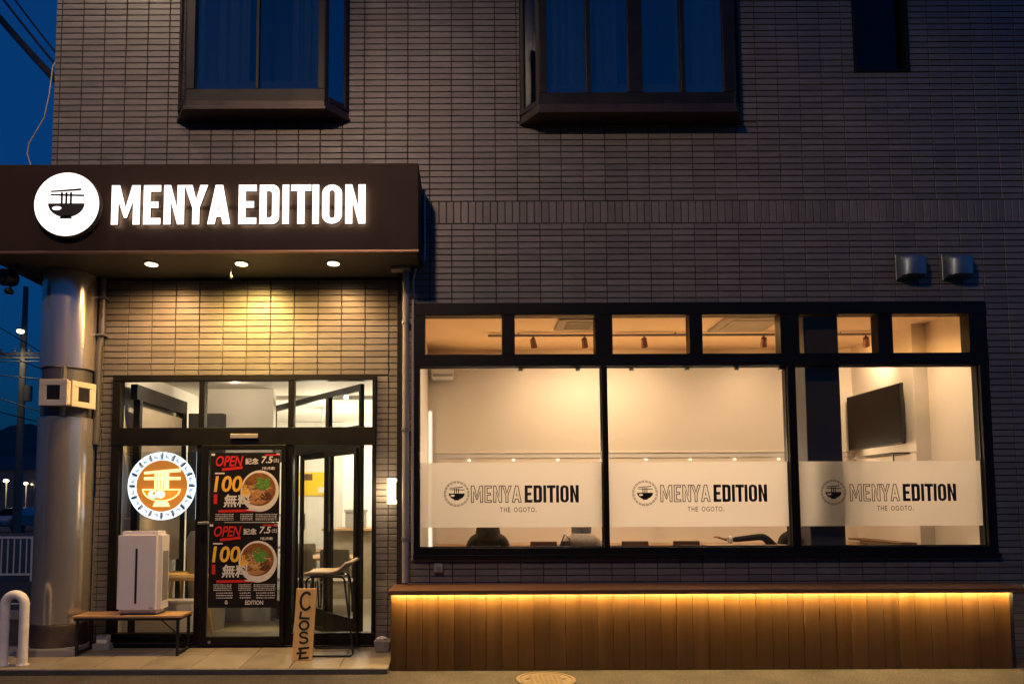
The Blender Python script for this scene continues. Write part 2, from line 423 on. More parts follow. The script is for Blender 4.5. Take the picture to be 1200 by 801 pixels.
# ------------------------------------------------------------------ bay windows
def bay(bx0, bx1, fx0, fx1, zb, zt, panes, mull, label, sidedx):
    w = MB().build('bay_window', M_DARKFR, bld) if False else None
    poly = [(bx0, 7.0), (fx0, 6.75), (fx1, 6.75), (bx1, 7.0)]
    tray = MB()
    def prism(mb, pl, z0, z1):
        n = len(pl); mb.add([(x, y, z0) for x, y in pl]+[(x, y, z1) for x, y in pl], [tuple(range(n-1, -1, -1)), tuple(range(n, 2*n))]+[(k, (k+1) % n, n+(k+1) % n, n+k) for k in range(n)])
    prism(tray, poly, zb, zb+.035)
    prism(tray, [(bx0+.02, 7.0), (fx0+.015, 6.765), (fx1-.015, 6.765), (bx1-.02, 7.0)], zb+.035, zb+.10)
    win = tray.build('bay_window', M_SILL, bld, bevel=.004)
    win['label'] = label
    hd_ = MB(); prism(hd_, [(bx0-.02, 7.0), (fx0-.02, 6.72), (fx1+.02, 6.72), (bx1+.02, 7.0)], zt, zt+.12); hd_.build('head_board', M_SILL, win)
    z0 = zb+.10; fr = MB()
    pz0 = panes[0][2]
    fr.box(fx0+.02, fx1-.02, 6.775, 6.83, z0, pz0); fr.box(fx0+.02, fx1-.02, 6.775, 6.83, zt-.07, zt)
    edges = [fx0+.02]+[e for p in panes for e in p[:2]]+[fx1-.02]
    for a, c in zip(edges[0::2], edges[1::2]): fr.box(a, c, 6.77, 6.835, pz0, zt-.07)
    # corner posts and angled sides
    for (a, c) in (((bx0+.03, 6.995), (fx0+.03, 6.785)), ((fx1-.03, 6.785), (bx1-.03, 6.995))):
        d = Vector((c[0]-a[0], c[1]-a[1])).normalized(); nrm = Vector((-d.y, d.x))*.02
        L = math.hypot(c[0]-a[0], c[1]-a[1])
        for t0, t1 in ((0, .05), (L-.05, L)):
            p, q = Vector(a)+d*t0, Vector(a)+d*t1
            prism(fr, [tuple(p-nrm), tuple(q-nrm), tuple(q+nrm), tuple(p+nrm)], z0, zt)
        p, q = Vector(a)+d*.05, Vector(a)+d*(L-.05)
        prism(fr, [tuple(p-nrm), tuple(q-nrm), tuple(q+nrm), tuple(p+nrm)], z0, z0+.06)
        gp = MB(); prism(gp, [tuple(p-nrm*.2), tuple(q-nrm*.2), tuple(q+nrm*.2), tuple(p+nrm*.2)], z0+.06, zt); gp.build('pane', M_BAYGLASS, win)
    fr.build('frame', M_DARKFR, win, bevel=.003)
    for i, p in enumerate(panes):
        y = 6.795 if i % 2 else 6.81
        MB().box(p[0], p[1], y, y+.005, pz0, zt-.07).build('pane', M_BAYGLASS, win)
    cu = MB(); n = 60
    for (X0, X1, zt_c) in ((fx0+.05, fx0+.42*(fx1-fx0), zt), (fx1-.28*(fx1-fx0), fx1-.05, zt)):
      cu = MB()
      if True:
        for i in range(n+1):
            x = X0+(X1-X0)*i/n; y = 6.95+.006*math.sin(i*.9)+.012*math.sin(i*.37); cu.v += [(x, y, zb+.1), (x, y, zt)]
        cu.f = [(2*i, 2*i+2, 2*i+3, 2*i+1) for i in range(n)]
        cu.build('curtain', M_CURTAIN, win, recalc=False)
    MB().box(fx0+.03, fx1-.03, 6.86, 6.98, zb+.1, zb+.36).build('low_shelf', M_CURTAIN, win)
    MB().box(fx0, fx1, 7.3, 7.32, zb, zt).build('back_panel', M_DARKFR, win)
    return win
def pxs(l, Y): return [at(x, 105, Y)[0] for x in l]
q = pxs([228, 300, 303.5, 373], 6.79)
zl = at(300, 105, 6.79)[1]
bay(-3.073, -1.237, -2.905, -1.45, 5.578, 7.45, [(q[0], q[1], zl), (q[2], q[3], zl)], None, 'bay window with two dusk blue sliding panes, above the lit sign', .1)
q = pxs([641, 687, 692, 736, 753, 798, 803, 848], 6.79); zl = at(740, 109, 6.79)[1]
bay(.536, 2.893, .715, 2.75, 5.53, 7.45, [(q[0], q[1], zl), (q[2], q[3], zl), (q[4], q[5], zl), (q[6], q[7], zl)], None, 'wide bay window with four narrow dusk blue panes, above the shop window', .1)
sw = MB(); x0, x1, z0, z1 = HOLES[3]
for r in ((x0, x0+.035, z0, z1), (x1-.035, x1, z0, z1), (x0+.035, x1-.035, z0, z0+.035), (x0+.035, x1-.035, z1-.035, z1)): sw.box(r[0], r[1], 6.985, 7.12, r[2], r[3])
sw = sw.build('small_window', M_BLACK, bld, bevel=.003)
MB().box(x0+.035, x1-.035, 7.07, 7.075, z0+.035, z1-.035).build('pane', glass('black_glass', (.05, .05, .06), .04), sw)
MB().box(x0, x1, 7.2, 7.22, z0, z1).build('back_panel', M_BLACK, sw)

# ------------------------------------------------------------------ canopy
CX0, CX1, CYF, CZ0, CZ1 = -4.76, -.482, 6.46, 3.99, 4.857
cn = MB(); cn.box(CX0, CX1, CYF, CYF+.02, CZ0+.012, CZ1); cn.box(CX1-.02, CX1, CYF+.02, 6.985, CZ0+.012, CZ1); cn.box(CX0, CX0+.02, CYF+.02, 10, CZ0+.012, CZ1)
canopy = cn.build('canopy', M_FASCIA, bld, bevel=.004)
canopy['label'] = 'flat brown metal entrance canopy wrapping the building corner'
MB().box(CX0+.02, CX1-.02, CYF+.02, 7.235, CZ0, CZ0+.01).box(CX0+.02, -3.95, 7.235, 10, CZ0, CZ0+.01).build('soffit', M_SOFFIT, canopy)
MB().box(CX0+.02, CX1-.02, CYF+.02, 6.985, CZ1-.03, CZ1-.02).build('roof', M_SOFFIT, canopy)
MB().box(CX0-.004, CX1+.004, CYF-.006, CYF+.03, CZ0-.012, CZ0+.011).build('edge_trim', M_TRIM, canopy, bevel=.003)
MB().box(CX0+.1, CX1-.02, 7.225, 7.239, 3.955, 3.99).build('ceiling_bead', M_BLACKMET, canopy)
MB().cyl((-.455, 6.9, 4.04), (-.455, 6.9, 4.79), .014).build('corner_rod', mat('blue_grey_rod', (.25, .28, .34), .35, metal=.5), canopy, smooth=40)  # slim blue-grey rod upright along the canopy's right end

# ------------------------------------------------------------------ letters
def arc(cx, cy, rx, ry, a0, a1, n=8): return [(cx+rx*math.cos(R(a0+(a1-a0)*i/n)), cy+ry*math.sin(R(a0+(a1-a0)*i/n))) for i in range(n+1)]
S = .178
def glyph(c, w, s=S):
    d = s*.92                                     # horizontal bars are a touch thinner
    if c == 'M': return [[(0, 0), (0, 1), (s*1.15, 1), (w/2, .43), (w-s*1.15, 1), (w, 1), (w, 0), (w-s*.98, 0), (w-s*.98, .60), (w/2+.035, .17), (w/2-.035, .17), (s*.98, .60), (s*.98, 0)]]
    if c == 'E': return [[(0, 0), (0, 1), (w, 1), (w, 1-d), (s, 1-d), (s, .5+d*.5), (w*.86, .5+d*.5), (w*.86, .5-d*.5), (s, .5-d*.5), (s, d), (w, d), (w, 0)]]
    if c == 'N': return [[(0, 0), (0, 1), (s*.95, 1), (w-s, .42), (w-s, 1), (w, 1), (w, 0), (w-s*.95, 0), (s, .58), (s, 0)]]
    if c == 'Y': return [[(w/2-s/2, 0), (w/2-s/2, .42), (0, 1), (s*1.08, 1), (w/2, .63), (w-s*1.08, 1), (w, 1), (w/2+s/2, .42), (w/2+s/2, 0)]]
    if c == 'A':
        o = [(0, 0), (w/2-s*.52, 1), (w/2+s*.52, 1), (w, 0), (w-s*1.05, 0), (w-s*1.28, .19), (s*1.28, .19), (s*1.05, 0)]
        return [o, [(s*1.52, .36), (w-s*1.52, .36), (w/2, .80)]]
    if c == 'D':
        r = .17; o = [(0, 0), (0, 1)]+arc(w-r, 1-r, r, r, 90, 0)+arc(w-r, r, r, r, 0, -90)
        ri = .07; i = [(s, d), (s, 1-d)]+arc(w-s-ri, 1-d-ri, ri, ri, 90, 0)+arc(w-s-ri, d+ri, ri, ri, 0, -90)
        return [o, i]
    if c == 'O':
        rx, r = w/2, .22
        o = arc(rx, 1-r, rx, r, 180, 0)+arc(rx, r, rx, r, 0, -180)
        i = arc(rx, 1-r, rx-s, r-d+.02, 180, 0)+arc(rx, r, rx-s, r-d+.02, 0, -180)
        return [o, i]
    if c == 'I': return [[(0, 0), (0, 1), (w, 1), (w, 0)]]
    if c == 'T': return [[(w/2-s/2, 0), (w/2-s/2, 1-d), (0, 1-d), (0, 1), (w, 1), (w, 1-d), (w/2+s/2, 1-d), (w/2+s/2, 0)]]
# left edge and width of each letter in sign pixels (47 px tall)
LET = [('M', 131.5, 33.5), ('E', 169, 20.2), ('N', 192.7, 24), ('Y', 216.7, 27.3), ('A', 243.7, 27), ('E', 280, 21), ('D', 304.5, 23), ('I', 331.2, 7.8), ('T', 341.2, 23.5), ('I', 366.2, 7.8), ('O', 377.6, 23.2), ('N', 404.6, 23.6)]
def inset(loop, t):
    n = len(loop); area = sum(loop[i][0]*loop[(i+1) % n][1]-loop[(i+1) % n][0]*loop[i][1] for i in range(n)); sg = 1 if area > 0 else -1
    out = []
    for i in range(n):
        p, c, q = Vector(loop[i-1]), Vector(loop[i]), Vector(loop[(i+1) % n])
        a, b_ = (c-p), (q-c)
        if a.length < 1e-6: a = b_
        if b_.length < 1e-6: b_ = a
        a.normalize(); b_.normalize(); na, nb = Vector((-a.y, a.x))*sg, Vector((-b_.y, b_.x))*sg
        m = (na+nb); m = m.normalized() if m.length > 1e-6 else na
        k = t/max(.35, m.dot(na)); out.append((c.x+m.x*k, c.y+m.y*k))
    return out
def vplane(X, Z, sx=1, sz=None):
    sz = sx if sz is None else sz
    return lambda u, v, d: (X+u*sx, d, Z+v*sz)

BOWL = arc(0, .02, .64, .66, 180, 360, 14)
def icon_loops():
    L = [[(-.56, .405), (-.56, .455), (.5, .54), (.5, .465)], [(-.56, .285), (-.56, .345), (.62, .315), (.62, .25)]]     # chopsticks
    for x in (-.2, -.04, .12): L.append([(x, -.02), (x, .40), (x+.07, .40), (x+.07, -.02)])                     # noodles
    return L
def icon(mb, X, Z, r, y0, y1=None):
    fn = vplane(X, Z, r)
    for l in icon_loops(): mb.flat([l], fn, y0, y1)
    egg = [(-.33+.17*math.cos(2*math.pi*i/14), -.17+.075*math.sin(2*math.pi*i/14)) for i in range(14)]
    bl = [(-.64, 0)]+[(.64*math.cos(R(a)), -.5*abs(math.sin(R(a)))) for a in range(190, 351, 10)]+[(.64, 0)]
    mb.flat([bl, egg], fn, y0, y1)
    mb.flat([[(-.22, -.55), (-.17, -.44), (.17, -.44), (.22, -.55)]], fn, y0, y1)
# sign letters
ls = thing('letter_sign', 'glowing white raised letters reading MENYA EDITION on brown canopy', 'sign', (-2.2, 6.44, 4.42))
k = (3.417-.985)/297
for c, lx, w in LET:
    loops = glyph(c, w/47)
    fn = vplane(-3.417+(lx-131)*k, 4.231, 47*k)
    lt = MB().flat(loops, fn, 6.399, 6.425).build('letter', M_SIGNSIDE, ls)
    MB().flat(loops, fn, 6.397).build('lit_face', M_SIGN, lt, recalc=False)
    MB().flat([inset(l, .02 if l is loops[0] else -.02) for l in loops], fn, 6.4255, 6.429).build('back_light', M_HALO, lt)
MB().box(-3.40, -1.0, 6.44, 6.458, 4.41, 4.43).build('mounting_rail', M_FASCIA, ls)
es = thing('emblem_sign', 'round glowing white sign with dark ramen bowl emblem', 'sign', (-3.868, 6.44, 4.454))
disc = [(.308*math.cos(2*math.pi*i/64), .308*math.sin(2*math.pi*i/64)) for i in range(64)]
MB().flat([disc], vplane(-3.835, 4.428), 6.385, 6.389).build('face', M_SIGN, es)
MB().flat([[(x*1.02, z*1.02) for x, z in disc]], vplane(-3.835, 4.428), 6.3892, 6.445).build('side_can', M_SIGNSIDE, es)
b = MB(); icon(b, -3.835, 4.434, .272, 6.379, 6.3845); b.build('bowl_print', M_ICON, es)

# ------------------------------------------------------------------ canopy downlights
for i, (x, col, pw) in enumerate(((-3.195, (1, .54, .20), 165), (-2.288, (1, .62, .17), 385), (-1.362, (1, .55, .20), 138))):
    t = thing('downlight', ['round recessed downlight in the canopy beside the column', 'yellowish round downlight at the middle of the canopy soffit', 'round recessed downlight in the canopy nearest the downpipe'][i], 'downlight', (x, 6.78, 3.99), 'downlights under the canopy')
    MB().lathe([(.080, -.004), (.080, 0), (.070, .003), (.070, -.006)], (x, 6.78, 3.986), 24).build('rim', M_SOFFIT, t, smooth=40)
    MB().cyl((x, 6.78, 3.974), (x, 6.78, 3.979), .060, n=24).build('lens', M_BULBY if i == 1 else M_BULB, t)
    lamp('downlight_lamp', 'SPOT', (x, 6.78, 3.955), pw, col, t, (x, 6.86, 0), spot_size=R(166), spot_blend=.9, shadow_soft_size=.06)

t = thing('hanging_sensor', 'tiny hanging sensor on a thin stem beside the middle canopy downlight', 'sensor', (-2.42, 6.85, 3.98))
MB().cyl((-2.42, 6.85, 3.985), (-2.42, 6.85, 3.89), .006, n=8).build('stem', M_GREYMET, t); MB().ellipsoid((-2.42, 6.85, 3.875), .022, .022, .026, 10, 8).build('bulb', M_BLACKPL, t, smooth=60)
# ------------------------------------------------------------------ column
cxp, cyp, cr = -4.21, 7.15, .262
co = thing('steel_column', 'thick round brushed steel column holding up the canopy corner', 'column', (cxp, cyp, 0))
def ring(z0, z1, r, m, name, n=48):
    MB().lathe([(r-.004, z0), (r, z0+.004), (r, z1-.004), (r-.004, z1)], (cxp, cyp, 0), n).build(name, m, co, smooth=40)
ring(2.97, 3.985, cr, M_STEEL, 'upper_shaft'); ring(2.47, 2.965, cr-.022, M_STEELDARK, 'collar_band'); ring(.376, 2.465, cr, M_STEEL, 'lower_shaft'); ring(.14, .372, cr+.002, M_STEELBASE, 'base_band')
MB().box(cxp-.27, cxp+.31, 6.86, 7.45, .0, .15).build('plinth', M_CONC, co, bevel=.012, seg=2)
MB().box(cxp+.08, cxp+.11, cyp-cr-.008, cyp-cr+.06, 2.47, 2.97).build('strap', M_GREYMET, co)
# square floodlights on the column
M_FLOOD = mat('beige_painted_metal', (.62, .55, .43), .4, noise=.06)
M_LENS = mat('dark_lens', (.02, .018, .016), .2)
def flood(X, Y, rz, label):
    t = thing('floodlight', label, 'floodlight', (X, Y, 2.685), 'square lights on the steel column')
    def bp(mb): return mb
    h = MB(); h.hexa([(-.16, -.05, -.135), (.16, -.05, -.135), (.16, .12, -.12), (-.16, .12, -.12), (-.16, -.05, .135), (.16, -.05, .135), (.16, .12, .12), (-.16, .12, .12)])
    o = h.build('housing', M_FLOOD, bevel=.012, seg=2); o.parent = t
    r_ = MB()
    for x0, x1, z0, z1 in ((-.16, .16, .075, .135), (-.16, .16, -.135, -.075), (-.16, -.075, -.075, .075), (.075, .16, -.075, .075)): r_.box(x0, x1, -.062, -.045, z0, z1)
    o = r_.build('bezel', M_FLOOD, bevel=.004); o.parent = t
    o = MB().box(-.075, .075, -.056, -.052, -.075, .075).build('lens', M_LENS); o.parent = t
    o = MB().box(-.05, .05, .1, .2, -.05, .05).build('bracket', M_GREYMET); o.parent = t
    t.rotation_euler.z = rz; t.scale = (.88, .88, .97)
flood(-4.14, 6.83, 0, 'square beige floodlight facing the street on the steel column')
flood(-3.985, 6.985, R(70), 'square beige floodlight turned towards the door, on the steel column')
# conduit and things between column and wall
t = thing('conduit', 'dark conduit pipe rising behind the steel column to the canopy', 'pipe', (-3.93, 7.2, 2.6))
MB().tube([(-3.90, 7.2, 3.98), (-3.90, 7.2, 3.4), (-3.93, 7.2, 3.2), (-3.93, 7.2, 2.2)], .035, 10).build('tube', M_STEELDARK, t, smooth=40)
for z in (3.75, 3.35): MB().box(-3.95, -3.85, 7.15, 7.235, z, z+.02).build('clip', M_GREYMET, t)
t = thing('drain_pipe', 'pale square drain pipe between the steel column and tiled wall', 'pipe', (-4.0, 7.32, .1))
MB().box(-4.035, -3.955, 7.29, 7.35, .1, 1.62).build('tube', mat('pale_pipe', (.5, .45, .4), .5, noise=.1), t, bevel=.012)
MB().box(-4.045, -3.945, 7.28, 7.36, 1.6, 1.64).build('cap', M_PIPE, t, bevel=.006)

# ------------------------------------------------------------------ camera under canopy
t = thing('security_camera', 'black round camera hanging under the far end of the canopy', 'camera', (-4.62, 6.8, 3.98))
MB().cyl((-4.55, 6.8, 3.99), (-4.55, 6.8, 3.93), .03).tube([(-4.55, 6.8, 3.94), (-4.6, 6.78, 3.88)], .018).build('bracket', M_BLACKPL, t, smooth=40)
MB().cyl((-4.615, 6.84, 3.865), (-4.655, 6.72, 3.835), .085, n=24).build('body', M_BLACKPL, t, smooth=40, bevel=.01)
MB().cyl((-4.654, 6.722, 3.8355), (-4.659, 6.708, 3.832), .045, n=20).build('lens', M_LENS, t, smooth=40)
MB().ellipsoid((-4.62, 6.78, 3.71), .04, .05, .035).tube([(-4.61, 6.8, 3.79), (-4.62, 6.79, 3.72)], .012).build('sensor', M_BLACKPL, t, smooth=60)

# ------------------------------------------------------------------ downpipe and cable, vents, outlet box
t = thing('downpipe', 'slim grey downpipe running down the tiled wall corner beside the shop window', 'pipe', (-.63, 6.93, .78))
MB().cyl((-.645, 6.935, .78), (-.645, 6.935, 4.0), .034, n=16).build('tube', M_PIPE, t, smooth=40)
for z in (1.2, 2.3, 3.4): MB().cyl((-.645, 6.935, z), (-.645, 6.935, z+.03), .041).box(-.66, -.63, 6.96, 7.0, z, z+.03).build('bracket', M_GREYMET, t, smooth=40)
MB().box(-.80, -.60, 6.88, 6.99, 3.955, 3.99).build('hopper', M_PIPE, t, bevel=.008)
t = thing('wall_cable', 'thin pale cable bending down from the canopy corner beside the downpipe', 'cable', (-.56, 6.97, 4.2))
MB().tube([(-.475, 6.93, 4.25), (-.47, 6.93, 4.15), (-.50, 6.95, 4.06), (-.55, 6.97, 3.98), (-.575, 6.975, 3.88), (-.578, 6.975, 1.0)], .013, 8).build('sheath', mat('pale_cable', (.5, .46, .42), .5), t, smooth=60)
for i, x in enumerate((4.565, 5.047)):
    t = thing('vent_hood', ['galvanised vent hood on the tiled wall, nearer the wide bay window', 'galvanised vent hood on the tiled wall, farther from the wide bay window'][i], 'vent hood', (x, 7, 4.0), 'vent hoods above the shop window')
    w, h, dpt = .125, .13, .17
    prof = [(0, -h), (-dpt*.92, -h+.02)]+[(-dpt*math.cos(R(a)), h*.25+h*.75*math.sin(R(a))) for a in range(0, 91, 15)]
    hd = MB(); n = len(prof)
    # rounded shell: cross-section in x narrows towards the front
    ring_ = []
    for y, z in prof:
        for sx in (-1, -.72, -.3, .3, .72, 1): ring_.append((x+sx*w, 6.995+y*math.sqrt(max(.0, 1-(abs(sx)**2.6)*.62)), 3.99+z))
    hd.add(ring_, [(i_*6+c, i_*6+c+1, (i_+1)*6+c+1, (i_+1)*6+c) for i_ in range(n-1) for c in range(5)])
    for c, sx in ((0, -1), (5, 1)):
        o_ = len(hd.v); hd.v += [(x+sx*w, 6.997, ring_[i_*6+c][2]) for i_ in range(n)]
        hd.f += [(i_*6+c, (i_+1)*6+c, o_+i_+1, o_+i_) for i_ in range(n-1)]
    hd.build('shell', M_GALV, t, smooth=50)
    MB().box(x-w-.004, x+w+.004, 6.988, 7.0, 3.85, 4.13).build('wall_flange', M_GALV, t, bevel=.003)
    ll = MB()
    for j in range(3): ll.box(x-w*.9, x+w*.9, 6.88+j*.035, 6.885+j*.035, 3.862, 3.89)
    ll.build('louvre', M_STEELDARK, t)
t = thing('outlet_box', 'small grey outlet box on the tiles under the shop window corner', 'outlet', (-.315, 6.97, .88))
MB().box(-.36, -.27, 6.95, 6.999, .875, .965).build('cover', M_PIPE, t, bevel=.008, seg=2)
MB().box(-.34, -.29, 6.945, 6.951, .90, .94).build('flap', M_GREYMET, t, bevel=.003)

# ------------------------------------------------------------------ wall sconce
t = thing('wall_sconce', 'glowing white box lamp on the wall corner between door and shop window', 'wall lamp', (-.80, 7.1, 1.69))
MB().box(-.842, -.755, 7.035, 7.165, 1.565, 1.825).build('shade', M_SCONCE, t, bevel=.006)
MB().box(-.755, -.741, 7.05, 7.15, 1.6, 1.79).build('backplate', M_BLACKMET, t)
lamp('sconce_lamp', 'POINT', (-.92, 7.05, 1.69), 5, (1, .70, .38), t, shadow_soft_size=.07)

# ------------------------------------------------------------------ shop window
YF0, YF1 = 6.975, 7.11
fr = MB(); x0, x1, z0, z1 = HOLES[0]
PZ0, PZ1, TZ0, TZ1 = 1.128, 2.957, 3.103, 3.49
big = [(-.512, 1.362), (1.418, 3.268), (3.352, 5.248)]
tr_ = [(-.453, .342), (.474, 1.304), (1.481, 2.276), (2.408, 3.212), (3.406, 4.219), (4.369, 5.155)]
fr.box(x0, x1, YF0, YF1, z0, PZ0-.012); fr.box(x0-.01, x1+.01, YF0-.03, YF1, z0-.012, z0+.03)
fr.box(x0, x1, YF0, YF1, PZ1+.01, TZ0-.01); fr.box(x0, x1, YF0, YF1, TZ1+.01, z1)
for a, c in ((x0, big[0][0]), (big[0][1], big[1][0]), (big[1][1], big[2][0]), (big[2][1], x1)): fr.box(a, c, YF0+.004, YF1, PZ0-.012, PZ1+.01)
e = [x0]+[v for p in tr_ for v in p]+[x1]
for a, c in zip(e[0::2], e[1::2]): fr.box(a, c, YF0+.004, YF1, TZ0-.01, TZ1+.01)
win = fr.build('shop_window', M_BLACK, bld, bevel=.003)
win['label'] = 'wide black framed shop window with six amber top lights over three large panes'
gk = MB()
for a, c in big:
    for r in ((a, c, PZ0-.012, PZ0), (a, c, PZ1, PZ1+.01), (a, a+.008, PZ0, PZ1), (c-.008, c, PZ0, PZ1)): gk.box(r[0], r[1], 7.02, 7.045, r[2], r[3])
gk.build('glazing_bead', M_DARKFR, win)
for a, c in big: MB().box(a, c, 7.03, 7.036, PZ0, PZ1).build('pane', M_GLASS, win)
for a, c in tr_:
    MB().box(a, c, 7.03, 7.036, TZ0-.01, TZ1+.01).build('transom_pane', M_AMBER, win)
for px_ in (610, 677, 740, 805, 863, 915):
    xc_ = at(px_, 431, 7.06)[0]; MB().box(xc_-.022, xc_+.022, 7.045, 7.075, PZ1-.022, PZ1+.004).build('blind_clip', M_GREYMET, win)
MB().box(x0, x1, YF1, 7.30, z0-.02, PZ0-.02).build('inner_sill', M_WHITEPAINT, win)
FZ0, FZ1 = 1.322, 1.982
for a, c in big: MB().add([(a+.008, 7.0385, FZ0), (c-.008, 7.0385, FZ0), (c-.008, 7.0385, FZ1), (a+.008, 7.0385, FZ1)], [(0, 1, 2, 3)]).build('frosted_film', M_FILM, win, recalc=False)
# black lettering on the outside of the glass
YP = 7.0275
M_OUTINK = mat('brown_outline_ink', (.05, .032, .022), .6)
def text_mesh(s, shear=0, weight=.022):
    c = bpy.data.curves.new('lettering', 'FONT'); c.body = s; c.size = 1; c.shear = shear; c.resolution_u = 3; c.offset = weight
    o = bpy.data.objects.new('lettering', c); COL.objects.link(o); bpy.context.view_layer.update()
    me = bpy.data.meshes.new_from_object(o.evaluated_get(bpy.context.evaluated_depsgraph_get()))
    bpy.data.objects.remove(o); bpy.data.curves.remove(c)
    vs = [tuple(v.co) for v in me.vertices]; fs = [tuple(p.vertices) for p in me.polygons]; bpy.data.meshes.remove(me)
    xa, xb, ya, yb = min(v[0] for v in vs), max(v[0] for v in vs), min(v[1] for v in vs), max(v[1] for v in vs)
    return [((v[0]-xa)/(xb-xa), (v[1]-ya)/(yb-ya)) for v in vs], fs
TXT = {}
def put_text(mb, s, X0, X1, Z0, Z1, y, shear=0, fn=None, weight=.022):
    key = (s, shear, weight)
    if key not in TXT: TXT[key] = text_mesh(s, shear, weight)
    vs, fs = TXT[key]
    mb.add([((X0+(X1-X0)*u), y, Z0+(Z1-Z0)*v) if fn is None else fn(X0+(X1-X0)*u, Z0+(Z1-Z0)*v, y) for u, v in vs], fs)
def meander(mb, X, Z, r0, r1, n, y, y1=None):
    """ring of square spiral marks like the rim of a noodle bowl"""
    def P(i, a, h): 
        t = math.pi/2-2*math.pi*(i+.06+.88*a)/n; r = r0+(r1-r0)*h; return (X+r*math.cos(t), Z+r*math.sin(t))
    def strip(i, pts):
        for (a0, h0, a1, h1) in pts: mb.flat([[P(i, a0, h0), P(i, a1, h0), P(i, a1, h1), P(i, a0, h1)]], lambda u, v, d: (u, d, v), y, y1)
    for i in range(n):
        strip(i, [(.05, .80, .95, 1), (.05, 0, .22, .80), (.22, 0, .84, .20), (.66, .20, .84, .66), (.40, .44, .66, .66)])
for j, (ex, tx0, tx1, sx) in enumerate(((-.131, .008, 1.116, .49), (1.794, 1.944, 3.04, 2.405), (3.72, 3.88, 4.972, 4.337))):
    k = (tx1-tx0)/128*1; zb = 1.572; hh = .176; sc_ = (tx1-tx0)/297
    sl = MB()
    for i, (c, lx, w) in enumerate(LET):
        loops = glyph(c, w/47); xx = tx0+(lx-131)*sc_ + (.004 if i < 5 else 0)
        fn = vplane(xx, zb, 47*sc_, hh)
        if i < 5:
            ol = MB()
            for l in loops:
                q_ = inset(l, .05); n = len(l)
                hole = l is not loops[0]
                ol.add([fn(*p, YP) for p in l]+[fn(*p, YP) for p in q_], [(a, (a+1) % n, n+(a+1) % n, n+a) for a in range(n)])
            ol.build('outline_letter', M_OUTINK, win, recalc=False)
        else: MB().flat(loops, fn, YP).build('letter', M_INK, win, recalc=False)
    for ch_, k_, w_ in (('T', 0, .028), ('H', .039, .029), ('E', .08, .025), ('O', .142, .037), ('G', .188, .037), ('O', .234, .037), ('T', .279, .030), ('O', .316, .037)):
        put_text(sl, ch_, sx-.178+k_, sx-.178+k_+w_, 1.476, 1.525, YP, weight=.004)
    sl.flat([[(sx+.185, 1.478), (sx+.194, 1.478), (sx+.194, 1.487), (sx+.185, 1.487)]], lambda u, v, d: (u, d, v), YP)
    sl.build('small_lettering', M_INK, win, recalc=False)
    ib = MB(); icon(ib, ex, 1.668, .128, YP); ib.build('bowl_emblem', M_INK, win, recalc=False)
    rb = MB(); meander(rb, ex, 1.664, .110, .131, 20, YP); rb.build('emblem_ring', mat('grey_ring_ink', (.1, .085, .07), .6), win, recalc=False)

# ------------------------------------------------------------------ dining room behind the shop window
ZC = 3.62
struct('room_floor', MB().box(-.6, 5.5, 7.25, 9.1, 0, .1), M_FLOOR)
struct('room_ceiling', MB().box(-.6, 5.5, 7.13, 9.3, ZC, ZC+.1), M_CEIL)
struct('room_back_wall', MB().box(-.54, 5.12, 9.1, 9.25, .1, ZC), M_CREAM)
struct('room_side_wall', MB().box(-.62, -.54, 7.112, 9.25, .1, ZC), M_CREAM2)
struct('room_screen_wall', MB().box(5.12, 5.6, 7.84, 9.25, .1, ZC), M_CREAM)
struct('room_end_wall', MB().box(5.285, 5.6, 7.112, 7.84, .1, ZC), M_CREAM)
struct('room_pillar', MB().box(3.535, 3.90, 7.16, 7.5, .1, ZC), M_PILLAR, bevel=.004)
t = thing('ledge', 'long cream ledge with a row of tiny bright dots across the back wall', 'ledge', (2.3, 9, 2.2))
MB().box(-.53, 5.11, 9.08, 9.099, 2.225, 2.245).build('shelf', M_CREAM, t, bevel=.004)
MB().box(-.53, 5.11, 9.09, 9.099, 2.165, 2.222).build('lip', M_CREAM2, t)
for i in range(9):
    MB().ellipsoid((.0+i*.585, 9.07, 2.135), .02, .015, .015, 10, 6).build('ledge_dot', M_LEDGE, t, smooth=60); lamp('ledge_fill', 'SPOT', (i*.585, 9.03, 2.135), 18, (1, .69, .43), t, (i*.585, 7.0, 2.8), spot_size=R(160), spot_blend=.6, shadow_soft_size=.03)  # spot lamps added at the dots to light the frosted film and ceiling
t = thing('counter', 'wooden counter along the back wall below the frosted band', 'counter', (2.3, 8.9, .1))
MB().box(-.45, 5.1, 8.72, 9.09, 1.0, 1.04).build('top', M_TABLEWOOD, t, bevel=.005); MB().box(-.45, 5.1, 8.85, 9.09, .1, 1.0).build('front_panel', M_WOODTOP, t)
t = thing('bright_strip', 'tall narrow bright white strip at the left end of the dining room', 'light', (-.51, 9.0, 1.0))
MB().box(-.53, -.50, 9.0, 9.04, .9, 2.78).build('strip_face', M_WHITEGLOW, t); MB().box(-.539, -.48, 9.04, 9.06, .9, 2.8).build('backing', M_WHITEPAINT, t)  # narrow white strip with its own emission, on a white backing
